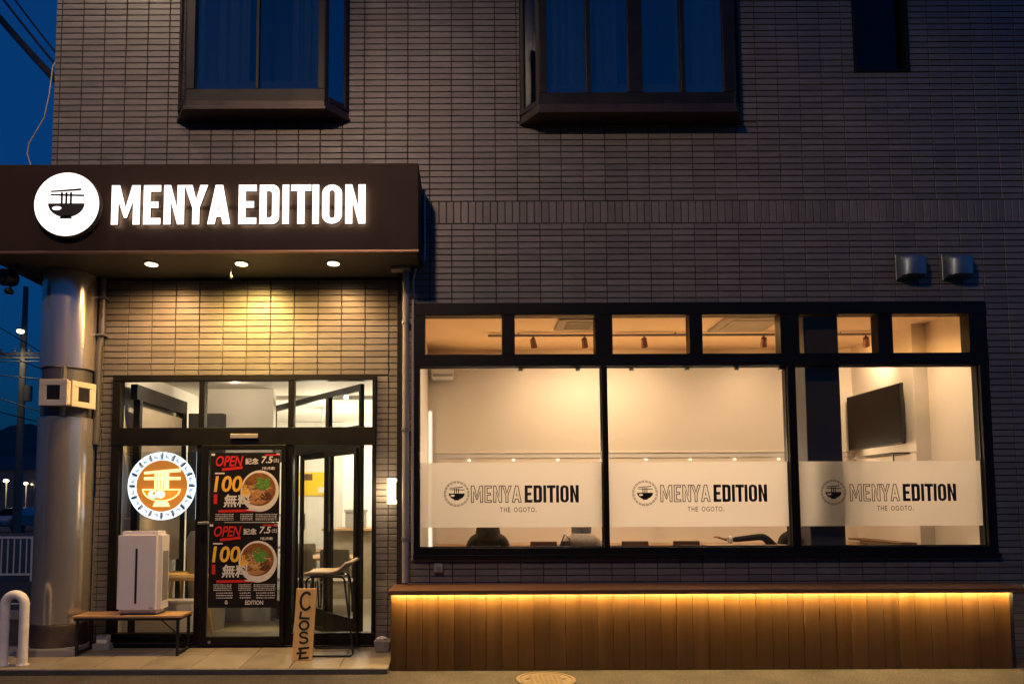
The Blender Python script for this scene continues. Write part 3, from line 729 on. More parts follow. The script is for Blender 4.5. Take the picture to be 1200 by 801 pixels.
# track and spots
t = thing('light_track', 'slim lighting track under the ceiling seen through the top lights', 'light track', (2.6, 8.2, 3.6))
MB().box(.23, 4.9, 8.185, 8.215, 3.575, 3.6).build('rail', M_PIPE, t)
for x in (.6, 2.5, 4.5): MB().cyl((x, 8.2, 3.6), (x, 8.2, ZC), .008).build('hanger', M_PIPE, t)
labs = ['track spotlight behind the second amber top light, on its darker left half', 'lit track spotlight at the right edge of the second amber top light', 'track spotlight behind the third amber top light', 'track spotlight behind the fourth amber top light', 'track spotlight behind the fifth amber top light, right of the pillar']
for i, px in enumerate((625, 685, 755, 895, 1015)):
    x = at(px, 400, 8.2)[0]; dirv = Vector((.2 if i < 4 else .35, .62, -.72)).normalized()
    t = thing('spotlight', labs[i], 'spotlight', (x, 8.2, 3.575), 'spotlights on the ceiling track')
    p = Vector((x, 8.2, 3.50)); MB().cyl((x, 8.2, 3.575), (x, 8.2, 3.51), .012).build('stem', M_TRIM, t)
    MB().cyl(p-dirv*.05, p+dirv*.06, .032, .04, n=14).build('head', M_TRIM, t, smooth=40)
    MB().cyl(p+dirv*.061, p+dirv*.064, .034, n=14).build('bulb', M_BULB, t)
    lamp('spotlight_lamp', 'SPOT', p+dirv*.08, (24, 44, 30, 26, 34)[i], (1, .67, .42), t, p+dirv*2, spot_size=R(150), spot_blend=1, shadow_soft_size=.05)
t = thing('ceiling_air_conditioner', 'square ceiling cassette seen at the corner of the second amber top light', 'air conditioner', (1.25, 7.75, ZC))
MB().box(1.0, 1.5, 7.5, 8.0, ZC-.03, ZC-.002).build('panel', M_PIPE, t, bevel=.01)
gl_ = MB()
for i in range(6): gl_.box(1.1, 1.4, 7.58+i*.06, 7.60+i*.06, ZC-.036, ZC-.03)
gl_.build('grille', M_GREYMET, t)
t = thing('ceiling_air_conditioner', 'square ceiling cassette seen through the fourth amber top light', 'air conditioner', (3.0, 7.75, ZC))
MB().box(2.85, 3.5, 7.45, 8.1, ZC-.03, ZC-.002).build('panel', M_PIPE, t, bevel=.01); MB().box(2.95, 3.4, 7.55, 8.0, ZC-.036, ZC-.03).build('grille', M_GREYMET, t)
t = thing('wall_air_conditioner', 'small boxy unit high on the back wall at the left end of the dining room', 'air conditioner', (-.35, 9.0, 3.2))
MB().box(-.49, -.20, 8.86, 9.098, 3.20, 3.36).build('housing', M_CREAM2, t, bevel=.01); MB().box(-.47, -.215, 8.855, 8.862, 3.22, 3.25).build('vent', M_PIPE, t)
# roller blind clips along the top of the panes
# added ceiling lights, out of sight above the glass, to brighten room and film
for i, x in enumerate((.3, 1.7, 3.0, 4.6)):
    t = thing('ceiling_light', ['added ceiling light close behind the shop window, farthest left', 'added ceiling light close behind the left mullion of the shop window', 'added ceiling light close behind the middle pane beside the pillar', 'added ceiling light close behind the right pane near the screen'][i], 'ceiling light', (x, 7.32, ZC), 'added ceiling lights in the dining room')
    MB().cyl((x, 7.32, ZC-.012), (x, 7.32, ZC-.001), .075, n=20).build('rim', M_WHITEPAINT, t); MB().cyl((x, 7.32, ZC-.016), (x, 7.32, ZC-.0125), .058, n=20).build('lens', M_BULB, t)
    lamp('room_fill_lamp', 'SPOT', (x, 7.34, ZC-.10), (64, 60, 56, 70)[i], (1, .68, .40), t, (x, 7.9, 0), spot_size=R(172), spot_blend=1, shadow_soft_size=.06)
# wall screen
t = thing('wall_screen', 'large black flat screen hung high on the side wall of the dining room', 'television', (5.0, 8.4, 2.6))
tv = []
for y in (7.9, 9.05): tv += [y]
b = MB()
def tvq(o0, o1, ym, zm):  # slab parallel to the wall, tilted down a little: x thickness o0..o1
    z0, z1 = 2.235+zm, 2.945-zm; y0, y1 = 7.9+ym, 9.03-ym; tl = .05
    return [(5.0+o0, y0, z0), (5.0+o1, y0, z0), (5.0+o1, y1, z0), (5.0+o0, y1, z0), (5.0+o0, y0, z1), (5.0+o1, y0, z1), (5.0+o1, y1, z1), (5.0+o0, y1, z1)]
MB().hexa(tvq(.0, .04, 0, 0)).build('bezel', M_BLACKPL, t, bevel=.004); MB().hexa(tvq(-.003, .0005, .012, .014)).build('screen', M_TV, t)
MB().box(5.04, 5.118, 8.3, 8.6, 2.45, 2.75).build('wall_bracket', M_GREYMET, t)
t = thing('wall_rack', 'thin dark metal rack on the side wall below the black screen', 'rack', (5.0, 8.3, 2.05))
rk = MB()
for y in (7.95, 8.75): rk.tube([(5.11, y, 2.13), (4.92, y, 2.13), (4.92, y, 2.03)], .01, 6)
rk.tube([(4.92, 7.95, 2.13), (4.92, 8.75, 2.13)], .01, 6).build('frame', M_BLACKMET, t); MB().box(4.93, 5.11, 7.96, 8.74, 2.12, 2.13).build('shelf', M_PIPE, t)
t = thing('side_counter', 'narrow dark edged counter along the side wall below the frosted band', 'counter', (5.0, 8.4, 1.1))
MB().box(4.93, 5.118, 7.9, 9.0, 1.08, 1.10).build('top', M_WOODTOP, t, bevel=.004); MB().box(5.02, 5.118, 8.0, 8.9, .1, 1.08).build('support', M_CREAM2, t)
# low stools seen over the sill
def bar_stool(x, y, label):
    t = thing('bar_stool', label, 'bar stool', (x, y, .1), 'bar stools in the dining room')
    MB().box(x-.17, x+.17, y-.16, y+.16, .82, .86).build('seat', M_WOODTOP, t, bevel=.01); MB().box(x-.15, x+.15, y+.13, y+.155, 1.085, 1.14).build('backrest', M_WOODTOP, t, bevel=.008)
    for sx in (-1, 1):
        for sy in (-1, 1): MB().cyl((x+sx*.18, y+sy*.17, .1), (x+sx*.14, y+sy*.14, .82 if sy < 0 else 1.1), .013, n=8).build('leg', M_BLACKMET, t, smooth=40)
    MB().tube([(x-.17, y-.16, .35), (x+.17, y-.16, .35), (x+.17, y+.16, .35), (x-.17, y+.16, .35), (x-.17, y-.16, .35)], .009, 6).build('footrest', M_BLACKMET, t)
for px, lb in ((637, 'low dark bar stool between the olive and the grey topped persons'), (698, 'low dark bar stool behind the frame bar right of the grey topped person'), (744, 'low dark bar stool, first from the left in the middle pane'), (804, 'low dark bar stool in the middle pane under the lettering')):
    bar_stool(at(px, 636, 7.75)[0], 7.6, lb)

# ------------------------------------------------------------------ people seated behind the frosted band
def skin_mesh(name, pts, edges, radii, m, parent, sub=2, root=0):
    me = bpy.data.meshes.new(name); me.from_pydata(pts, edges, []); me.update()
    o = bpy.data.objects.new(name, me); COL.objects.link(o)
    sk = o.modifiers.new('skin', 'SKIN'); sk.use_smooth_shade = True
    for i, r in enumerate(radii): me.skin_vertices[0].data[i].radius = (r, r) if not isinstance(r, tuple) else r
    me.skin_vertices[0].data[root].use_root = True
    o.modifiers.new('sub', 'SUBSURF').render_levels = sub; o.modifiers['sub'].levels = sub
    bpy.context.view_layer.update()
    m2 = bpy.data.meshes.new_from_object(o.evaluated_get(bpy.context.evaluated_depsgraph_get()))
    bpy.data.objects.remove(o); m2.shade_smooth(); m2.materials.clear(); m2.materials.append(m)
    return link(name, m2, parent)
def person(x, y, zs, label, cloth, arms, head_m, headw=.10, trousers=M_CLOTHD, face=1):
    """seated figure on a stool: zs = seat height; face=1 looks into the room, -1 towards the street"""
    t = thing('person', label, 'person', (x, y, .1)); f = face
    P = [(x, y, zs+.06), (x, y+.01*f, zs+.25), (x, y+.03*f, zs+.40), (x, y+.035*f, zs+.50), (x, y+.045*f, zs+.565), (x, y+.05*f, zs+.66), (x, y+.06*f, zs+.76)]
    Rr = [(.17, .13), (.15, .11), (.17, .115), (.12, .09), .055, (.075, .09), (.06, .07)]
    E_ = [(i, i+1) for i in range(6)]
    for sx in (-1, 1):
        n = len(P); P += [(x+sx*.17, y+.02*f, zs+.46), (x+sx*.225, y+.04*f, zs+.30), *arms[0 if sx < 0 else 1]]
        Rr += [.062, .052, .042, .03]; E_ += [(3, n), (n, n+1), (n+1, n+2), (n+2, n+3)]
    for sx in (-1, 1):
        n = len(P); P += [(x+sx*.1, y+.12*f, zs+.05), (x+sx*.14, y+.45*f, zs+.06), (x+sx*.13, y+.40*f, zs-.36), (x+sx*.13, y+.50*f, zs-.40)]
        Rr += [.085, .062, .045, .035]; E_ += [(0, n), (n, n+1), (n+1, n+2), (n+2, n+3)]
    skin_mesh('body', P, E_, Rr, cloth, t)
    # head with face features
    hz = zs+.72; hy = y+.055*f
    h = MB(); h.ellipsoid((x, hy, hz), .078, .096, .115, 18, 12); h.ellipsoid((x, hy+.098*f, hz-.012), .013, .02, .022, 8, 6)
    for sx in (-1, 1): h.ellipsoid((x+sx*.08, hy, hz), .012, .022, .033, 8, 6)
    h.build('head', M_SKIN, t, smooth=80)
    ey = MB()
    for sx in (-1, 1): ey.ellipsoid((x+sx*.032, hy+.085*f, hz+.012), .013, .012, .008, 8, 6)
    ey.build('eyes', M_INK, t, smooth=80); MB().ellipsoid((x, hy+.088*f, hz-.052), .024, .01, .007, 8, 6).build('mouth', mat('lips', (.3, .12, .09), .5), t, smooth=80)
    hr = MB(); hr.ellipsoid((x, hy-.02*f, hz+.035), .09, .098, .098, 16, 10); hr.build('hair' if head_m is M_HAIR else 'hood', head_m, t, smooth=80)
    return t
def hand(t, x, y, z, d, m=M_SKIN):
    """relaxed hand, palm down, fingers along direction d"""
    d = Vector(d).normalized(); s_ = Vector((0, 0, 1)).cross(d).normalized(); o = Vector((x, y, z)); up = Vector((0, 0, 1))
    P = [o, o+d*.045, o+d*.085]; Rr = [(.028, .018), (.04, .016), (.038, .014)]; E_ = [(0, 1), (1, 2)]
    for i, (off, ln) in enumerate(((-.032, .062), (-.011, .075), (.011, .07), (.032, .055))):
        n = len(P); b0 = o+d*.088+s_*off
        P += [b0, b0+d*ln*.5+up*.008, b0+d*ln*.95-up*.012]; Rr += [.0095, .009, .0075]; E_ += [(2, n), (n, n+1), (n+1, n+2)]
    n = len(P); P += [o+d*.03-s_*.042, o+d*.065-s_*.062, o+d*.095-s_*.06]; Rr += [.012, .0105, .008]; E_ += [(0, n), (n, n+1), (n+1, n+2)]
    skin_mesh('hand', [tuple(p) for p in P], E_, Rr, m, t, 1)
px1 = at(572, 620, 7.6)[0]
p1 = person(px1, 7.62, .70, 'person in a dark olive hooded top seated behind the left pane, head hidden by frosting', M_CLOTHG, [((px1-.2, 7.80, .95), (px1-.12, 7.98, .98)), ((px1+.2, 7.80, .95), (px1+.12, 7.98, .98))], M_CLOTHG)
MB().lathe([(.12, 1.14), (.14, 1.17), (.132, 1.215), (.138, 1.235), (.127, 1.30), (.12, 1.35)], (px1, 7.645, 0), 18).build('collar', M_CLOTHG, p1, smooth=60)
for sx in (-1, 1): hand(p1, px1+sx*.11, 7.99, .985, (-sx*.4, 1, 0))
px2 = at(682, 620, 7.6)[0]
p2 = person(px2, 7.62, .68, 'person in a pale crumpled top with a grey neck cover, near the left mullion', M_CLOTHC, [((px2-.2, 7.80, .95), (px2-.12, 7.98, .98)), ((px2+.2, 7.80, .95), (px2+.12, 7.98, .98))], M_CLOTHGR)
MB().lathe([(.15, 1.12), (.165, 1.15), (.14, 1.19), (.13, 1.205), (.11, 1.235)], (px2, 7.645, 0), 18).build('scarf', M_CLOTHC, p2, smooth=60)
MB().lathe([(.105, 1.225), (.11, 1.24), (.112, 1.33), (.10, 1.40)], (px2, 7.65, 0), 18).build('neck_warmer', M_CLOTHGR, p2, smooth=60)
for sx in (-1, 1): hand(p2, px2+sx*.11, 7.99, .985, (-sx*.4, 1, 0))
t = thing('shoulder_bag', 'dark shoulder bag beside the person with the pale top', 'bag', (px2-.2, 7.55, 1.0))
MB().lathe([(.05, .98), (.075, 1.03), (.07, 1.10), (.045, 1.15)], (px2-.19, 7.55, 0), 14).build('pouch', M_CLOTHD, t, smooth=60); MB().tube([(px2-.25, 7.55, 1.1), (px2-.2, 7.55, 1.22), (px2-.14, 7.56, 1.17)], .008, 6).build('strap', M_CLOTHD, t)
# person with one arm laid out along a shelf behind the middle pane
px3 = at(925, 620, 7.45)[0]; hx = at(852, 627, 7.42)[0]
p3 = person(px3+.12, 7.5, .72, 'person in dark sleeves resting one straight arm behind the middle pane', M_CLOTHD, [((hx+.40, 7.43, 1.20), (hx+.05, 7.42, 1.165)), ((px3+.3, 7.62, .98), (px3+.2, 7.75, .98))], M_HAIR, face=-1)
MB().cyl((hx+.045, 7.42, 1.165), (hx+.015, 7.42, 1.162), .042, n=16).build('cuff', M_WHITEPAINT, p3, smooth=40)
hand(p3, hx+.012, 7.42, 1.165, (-1, 0, .25)); hand(p3, px3+.2, 7.76, .98, (0, 1, 0))
t = thing('window_shelf', 'thin wooden shelf inside the window under the straight arm', 'shelf', (3.0, 7.4, 1.1))
MB().box(2.55, 3.5, 7.33, 7.52, 1.09, 1.115).build('board', M_TABLEWOOD, t, bevel=.004)
for x in (2.65, 3.4): MB().box(x, x+.03, 7.3, 7.5, .1, 1.09).build('leg', M_BLACKMET, t)

# ------------------------------------------------------------------ wooden bench box under the window
bn = thing('wooden_bench', 'long brown plank clad bench box glowing under its top board along the shopfront', 'bench', (2.2, 6.7, 0))
BX0, BX1, BY = -.745, 5.17, 6.555
pw = .1497; n = int((BX1-BX0)/pw)
pm = MB(); pm.box(0, pw-.0035, 0, .018, 0, .705); pl_mesh = pm.mesh('plank', M_WOOD, bevel=.0018)
for i in range(n+1):
    x = BX0+i*pw
    if x+pw > BX1+.02: break
    place('plank', pl_mesh, bn, x, BY+random.uniform(-.0025, .0025), .002)
MB().box(BX0+.01, BX1-.03, BY+.02, 6.995, 0, .715).build('carcass', M_BLACKMET, bn)
MB().box(BX0-.02, BX1+.10, BY-.075, 6.998, .728, .757).build('top_board', M_WOODTOP, bn, bevel=.003)
MB().box(BX0-.02, BX1+.05, BY-.075, BY-.062, .714, .7275).build('front_lip', M_WOODTOP, bn)
MB().box(BX0+.01, BX1, BY-.056, BY-.030, .717, .7275).build('led_strip', M_LED, bn)
ep = MB()
for i in range(3): ep.box(BX0-.006, BX0+.008, BY+.03+i*.145, BY+.17+i*.145, .002, .705)
ep.build('end_panel', M_WOOD, bn, bevel=.002)

# manhole cover
mx, my = at(640, 796, 6.2)[0], 6.22
t = thing('manhole_cover', 'round metal manhole cover set in the road before the bench', 'manhole cover', (mx, my, 0))
M_IRON = mat('warm_iron', (.20, .155, .10), .5, metal=.3, noise=.2, nscale=15, bump=.2)
MB().lathe([(.265, 0), (.265, .006), (.235, .006), (.235, 0)], (mx, my, .002), 40).build('ring', M_IRON, t, smooth=30)
MB().lathe([(.228, 0), (.228, .004), (.19, .006), (.0001, .006)], (mx, my, .002), 40).build('lid', M_IRON, t, smooth=30)
bo = MB()
for i in range(9):
    for j in range(9):
        u_, v_ = (i-4)*.042, (j-4)*.042
        if math.hypot(u_, v_) < .18 and abs(u_) < .13: bo.box(mx+u_-.013, mx+u_+.013, my+v_-.013, my+v_+.013, .0075, .0115)
tag(bo.build('tread_boss', M_IRON, t, bevel=.002), kind='stuff')
for sx in (-1, 1): MB().cyl((mx+sx*.16, my, .007), (mx+sx*.16, my, .0095), .022).build('key_hole', M_BLACKMET, t)

# ------------------------------------------------------------------ entrance glazing
YD0, YD1 = 7.21, 7.30
ef = MB()
def ex(px, y=600): return at(px, y, 7.24)[0]
XJ0, XJ1 = -3.775, -.985
V = [-3.69, -2.86, -2.80, -1.915, -1.855, -1.025]
ZB, ZTR0, ZTR1, ZTT0, ZTT1 = .235, 2.19, 2.375, 2.875, 2.938
ef.box(XJ0, XJ1, YD0, YD1, ZTT0, ZTT1); ef.box(XJ0, XJ1, YD0-.004, YD1, ZTR0, ZTR1)
for a, c in ((XJ0, V[0]), (V[1], V[2]), (V[3], V[4]), (V[5], XJ1)):
    ef.box(a, c, YD0+.004, YD1, ZTR1, ZTT0)
for a, c in ((XJ0, V[0]), (V[1]-.01, V[2]+.02), (V[3]-.02, V[4]), (V[5], XJ1)): ef.box(a, c, YD0+.004, YD1, .1, ZTR0)
ef.box(XJ0, V[1], YD0, YD1, .1, ZB); ef.box(V[4], XJ1, YD0, YD1, .1, ZB); ef.box(XJ0, XJ1, YD0-.03, YD1, .085, .115)
ent = ef.build('entrance_front', M_BLACK, bld, bevel=.003); ent['label'] = 'black framed glass entrance with three top lights and a sliding door'
for a, c in ((V[0], V[1]), (V[2], V[3]), (V[4], V[5])): MB().box(a, c, 7.25, 7.256, ZTR1, ZTT0).build('transom_pane', M_GLASS, ent)
for a, c in ((V[0], V[1]-.01), (V[4], V[5])): MB().box(a, c, 7.25, 7.256, ZB, ZTR0).build('pane', M_GLASS, ent)
MB().box(-2.51, -2.22, 7.175, 7.206, 2.255, 2.305).build('door_sensor', M_PIPE, ent, bevel=.006)
# sliding door
dr = MB(); a, c = -2.80, -1.92
for r in ((a, a+.075, .12, 2.185), (c-.045, c, .12, 2.185), (a+.075, c-.045, .12, .21), (a+.075, c-.045, 2.135, 2.185)): dr.box(r[0], r[1], 7.165, 7.205, r[2], r[3])
door = dr.build('sliding_door', M_BLACK, bld, bevel=.003)
MB().box(a+.075, c-.045, 7.183, 7.188, .21, 2.135).build('pane', M_GLASS, door)
MB().box(-2.815, -2.70, 7.135, 7.150, 1.362, 1.388).box(-2.80, -2.78, 7.150, 7.166, 1.367, 1.383).build('handle', M_GREYMET, door, bevel=.003)
MB().cyl((-2.68, 7.158, .155), (-2.68, 7.166, .155), .016).build('lock', M_GREYMET, door)

# posters on the door
M_POSTER = mat('poster_black_print', (.012, .009, .009), .5, spec=.2); M_RED = mat('poster_red', (.65, .025, .022), .4); M_GOLD = mat('poster_gold', (.95, .55, .07), .4, noise=.2, nscale=12)
M_PWHITE = mat('poster_white', (.75, .73, .7), .4); M_SOUP = mat('poster_soup', (.26, .10, .028), .4, noise=.5, nscale=28); M_BOWLP = mat('poster_bowl', (.82, .75, .66), .4, noise=.12, nscale=14)
M_GREENP = mat('poster_green', (.10, .30, .035), .5, noise=.5, nscale=60); M_MEAT = mat('poster_meat', (.52, .25, .09), .4, noise=.4, nscale=40); M_NOODLE = mat('poster_noodle', (.62, .42, .16), .5, noise=.3, nscale=40); M_BROWNP = mat('poster_brown', (.12, .05, .02), .4, noise=.4, nscale=40)
def poster(x0, x1, z0, z1, label, foot):
    t = thing('poster', label, 'poster', ((x0+x1)/2, 7.16, (z0+z1)/2), 'posters on the sliding door'); Y = 7.160
    w, h = x1-x0, z1-z0
    def fn(u, v, d): return (x0+u*w, Y+d, z0+v*h)
    MB().box(x0, x1, Y, Y+.0016, z0, z1).build('sheet', M_POSTER, t)
    vv = lambda v: (v-foot)/(1-foot) if False else foot+v*(1-foot)
    def txt(name, m, items):
        for s, u0, u1, v0, v1, sh in items:
            mb = MB(); put_text(mb, s, u0, u1, vv(v0), vv(v1), -.0030, sh, fn); mb.build(name, m, t, recalc=False)
    txt('red_lettering', M_RED, [('OPEN', .07, .47, .80, .955, .25)])
    txt('white_lettering', M_PWHITE, [('記念', .50, .69, .83, .92, 0), ('7.5', .73, .90, .845, .945, .2), ('(土)', .91, .985, .85, .92, 0), ('無料', .19, .58, .21, .40, .1), ('7名(先着)', .74, .93, .745, .795, .2)])
    txt('gold_lettering', M_GOLD, [('100', .05, .46, .43, .665, .12), ('名', .465, .535, .44, .54, 0)])
    mb = MB()
    def quad(u0, u1, v0, v1, sk=0): mb.flat([[(u0, vv(v0)), (u1, vv(v0+sk)), (u1, vv(v1+sk)), (u0, vv(v1))]], fn, -.0011)
    quad(.16, .46, .735, .775, .03); quad(.05, .1, .26, .40); quad(.12, .78, .135, .172, .012); quad(.78, .99, .955, .975)
    tag(mb.build('red_bands', M_RED, t, recalc=False), kind='stuff')
    mb = MB(); rnd = random.Random(5)
    lines = [(.08, .34), (.44, .62), (.66, .97)]
    for (a_, b_) in lines:
        for r_ in range(4):
            u = a_
            while u < b_:
                l = rnd.uniform(.008, .022); h_ = rnd.uniform(.008, .013); quad(u, min(u+l, b_), .025+r_*.026, .025+h_+r_*.026); u += l+.007
    quad(.06, .2, .69, .71)
    if foot > .02:
        for (a_, b_) in ((.12, .36), (.46, .62), (.70, .97)):
            for v0 in (-.015, -.05, -.085):
                u = a_
                while u < b_:
                    l = rnd.uniform(.01, .026); quad(u, min(u+l, b_), v0, v0+rnd.uniform(.009, .016)); u += l+.008
        put_text(mb, 'EDITION', .54, .80, .035, .085, -.0012, 0, fn); put_text(mb, 'る', .24, .29, .04, .085, -.0012, 0, fn)
    tag(mb.build('small_print', M_PWHITE, t, recalc=False), kind='stuff')
    # printed bowl of noodles
    cu, cv, ru, rv = .715, vv(.455), .30, .30*(1-foot)
    def ell(cu_, cv_, ru_, rv_, n=32, a0=0): return [(cu_+ru_*math.cos(2*math.pi*i/n), cv_+rv_*math.sin(2*math.pi*i/n)) for i in range(n)]
    def disc_(name, m, pts, d): MB().flat([[(min(.995, p[0]), p[1]) for p in pts]], fn, d).build(name, m, t, recalc=False)
    disc_('bowl_print', M_BOWLP, ell(cu, cv-.012, ru*.93, rv), -.0013); disc_('soup_print', M_SOUP, ell(cu-.01, cv+.012, ru*.8, rv*.80), -.0015)
    disc_('meat_print', M_MEAT, ell(cu-.03, cv-rv*.32, ru*.55, rv*.36), -.0017); disc_('slice_print', M_GOLD, ell(cu-.2, cv-rv*.15, ru*.22, rv*.2), -.0018)
    gm = MB(); bmn = MB()
    nd = MB()
    for i in range(30):
        a_ = rnd.uniform(0, 6.28); uu, v_ = cu-.02+ru*.5*math.cos(a_)*rnd.random()**.5, cv+rv*.5*math.sin(a_)*rnd.random()**.5; k_ = rnd.uniform(0, 6.28); P_ = [(uu+.07*(q_-1.5)/1.5*math.cos(k_)+.012*math.sin(q_*2+i), v_+.055*(q_-1.5)/1.5*math.sin(k_)+.010*math.cos(q_*2+i)) for q_ in range(4)]
        for p0_, p1_ in zip(P_, P_[1:]): nd.flat([[p0_, p1_, (p1_[0]+.004, p1_[1]+.009), (p0_[0]+.004, p0_[1]+.009)]], fn, -.00185-.000002*i)
    tag(nd.build('noodle_print', M_NOODLE, t, recalc=False), kind='stuff')
    disc_('rim_print', M_PWHITE, ell(cu-.10, cv-.012-rv*.90, ru*.30, rv*.045), -.00186)
    disc_('chop_print', M_BROWNP, ell(cu+ru*.30, cv-rv*.30, ru*.28, rv*.20), -.00184)
    for i in range(46):
        a_, r_ = rnd.uniform(0, 6.28), rnd.random()**.6; uu, v_ = cu+.04+ru*.36*r_*math.cos(a_), cv+rv*.28+rv*.34*r_*math.sin(a_); s_ = rnd.uniform(.012, .03)
        gm.flat([ell(uu, v_, s_, s_*.6*w/h*1.6, 6)], fn, -.002-.00001*i)
    for i in range(14):
        a_ = rnd.uniform(0, 6.28); uu, v_ = cu-.05+ru*.6*math.cos(a_), cv+rv*.5*math.sin(a_)+.01; s_ = rnd.uniform(.02, .05)
        bmn.flat([[(uu-s_, v_-s_*.3), (uu-s_*.6, v_-s_*.5), (uu+s_, v_+s_*.5), (uu+s_*.7, v_+s_*.7)]], fn, -.00195-.00001*i)
    tag(gm.build('herb_print', M_GREENP, t, recalc=False), kind='stuff'); tag(bmn.build('garnish_print', M_BROWNP, t, recalc=False), kind='stuff')
    for (u, v) in ((.03, .97), (.97, .97)): MB().box(x0+u*w-.018, x0+u*w+.018, Y-.0004, Y+.0, z0+v*h-.01, z0+v*h+.012).build('tape', M_PWHITE, t)
poster(-2.697, -1.978, 1.385, 2.105, 'black and red ramen poster reading OPEN and 100, upper one on the sliding door', .0)
poster(-2.702, -1.988, .505, 1.375, 'black and red ramen poster reading OPEN, lower one with small print at its foot', .18)

# neon emblem in the window
t = thing('neon_sign', 'round lit noodle bowl sign with orange bowl and white meander ring inside the left pane', 'neon sign', (-3.27, 7.31, 1.765))
M_ACRY = glass('acrylic_sheet', (.9, .93, .97), .05)
NX, NZ, NY = -3.275, 1.765, 7.315
MB().box(-3.64, -2.905, NY+.006, NY+.010, 1.41, 2.13).build('acrylic_panel', M_ACRY, t)
MB().box(-2.912, -2.905, NY+.002, NY+.012, 1.41, 2.13).build('lit_edge', emit('blue_white_edge', (.55, .8, 1), 1.2), t)
M_NW = emit('neon_white', (.78, .89, 1), 1.5); M_NO = emit('neon_orange', (1, .30, .03), .9); M_NY = emit('neon_warm_white', (1, .72, .30), 2.0); M_NR = emit('neon_ring_base', (.46, .62, .85), .36); M_NB = emit('neon_amber_back', (.62, .22, .03), .7)
rg = MB(); meander(rg, NX, NZ, .286, .350, 16, NY-.004, NY+.006); rg.build('meander_ring', M_NW, t)
def circ_(r, n=56): return [(r*math.cos(2*math.pi*i/n), r*math.sin(2*math.pi*i/n)) for i in range(n)]
rr_ = MB(); rr_.flat([circ_(.362), circ_(.353)], vplane(NX, NZ), NY-.004, NY+.005); rr_.flat([circ_(.282), circ_(.274)], vplane(NX, NZ), NY-.004, NY+.005); rr_.build('ring_line', M_NW, t)
rb_ = MB()
for i in range(16):
    a0_, a1_ = 90-360*(i+.07)/16, 90-360*(i+.93)/16
    rb_.flat([arc(0, 0, .350, .350, a0_, a1_, 5)+arc(0, 0, .286, .286, a1_, a0_, 5)], vplane(NX, NZ), NY, NY+.004)
rb_.build('ring_base', M_NR, t)
MB().flat([circ_(.272)], vplane(NX, NZ), NY+.001, NY+.005).build('brown_disc', M_NB, t)
fnn = vplane(NX, NZ, .215)
bl = [(-.95, -.15)]+[(.95*math.cos(R(a)), -.15-.62*abs(math.sin(R(a)))) for a in range(190, 351, 8)]+[(.95, -.15)]
MB().flat([bl], fnn, NY-.006, NY).build('bowl_tube', M_NO, t)
bb = MB(); n = len(bl); il = inset(bl, .06); bb.add([fnn(*p, NY-.009) for p in bl]+[fnn(*p, NY-.009) for p in il], [(i, (i+1) % n, n+(i+1) % n, n+i) for i in range(n)])
bb.flat([[(-.42, -1.02), (-.3, -.76), (.3, -.76), (.42, -1.02)]], fnn, NY-.006, NY)
bb.flat([[(-.88, .58), (-.88, .70), (.92, .86), (.92, .70)]], fnn, NY-.006, NY); bb.flat([[(-.88, .30), (-.88, .44), (.92, .44), (.92, .30)]], fnn, NY-.006, NY)
for x in (-.30, -.14, .02, .18, .30): bb.flat([[(x-.06, -.13), (x-.06, .76), (x+.05, .76), (x+.05, -.13)]], fnn, NY-.0055, NY)
eg = MB()
for cx_ in (-.42, -.05): eg.flat([[(cx_+.24*math.cos(2*math.pi*i/16), -.42+.2*math.sin(2*math.pi*i/16)) for i in range(16)]], fnn, NY-.0075, NY-.006)
bb.build('noodle_tubes', M_NY, t); eg.build('egg_tubes', emit('neon_egg', (1, .86, .60), 1.5), t)
MB().flat([[(-.36+.07*math.cos(2*math.pi*i/12), -.36+.07*math.sin(2*math.pi*i/12)) for i in range(12)]], fnn, NY-.010, NY-.008).build('yolk', M_NO, t)
for z in (1.42, 2.1): MB().cyl((-3.64, NY, z), (-3.60, NY, z), .008).cyl((-3.63, 7.257, z), (-3.63, NY+.01, z), .006).build('standoff', M_GREYMET, t)

# ------------------------------------------------------------------ vestibule and the rooms beyond
struct('vestibule_floor', MB().box(-3.75, -.75, 7.31, 17, -.02, .1), M_PAVE)
struct('vestibule_ceiling', MB().box(-3.75, -.64, 7.31, 9.4, 3.05, 3.1), M_CREAM2)
struct('dining_ceiling', MB().box(-3.78, -.64, 9.4, 16.5, 3.0, 3.1), M_WHITEPAINT)
struct('vestibule_jamb', MB().box(-1.03, -.75, 7.3, 7.42, .1, 3.05), M_CREAM2)
struct('inner_end_wall', MB().box(-.72, -.64, 7.3, 16.5, .1, 3.1), M_CREAM2)
struct('vestibule_back_wall', MB().box(-3.4, -2.52, 8.78, 8.9, .1, 3.05), M_CREAM2)
struct('dining_back_wall', MB().box(-3.78, -.64, 14.2, 14.3, .1, 3.0), M_WHITEPAINT)
struct('vestibule_side_wall', MB().box(-3.785, -3.72, 7.3, 16.5, .1, 3.1), M_CREAM2)
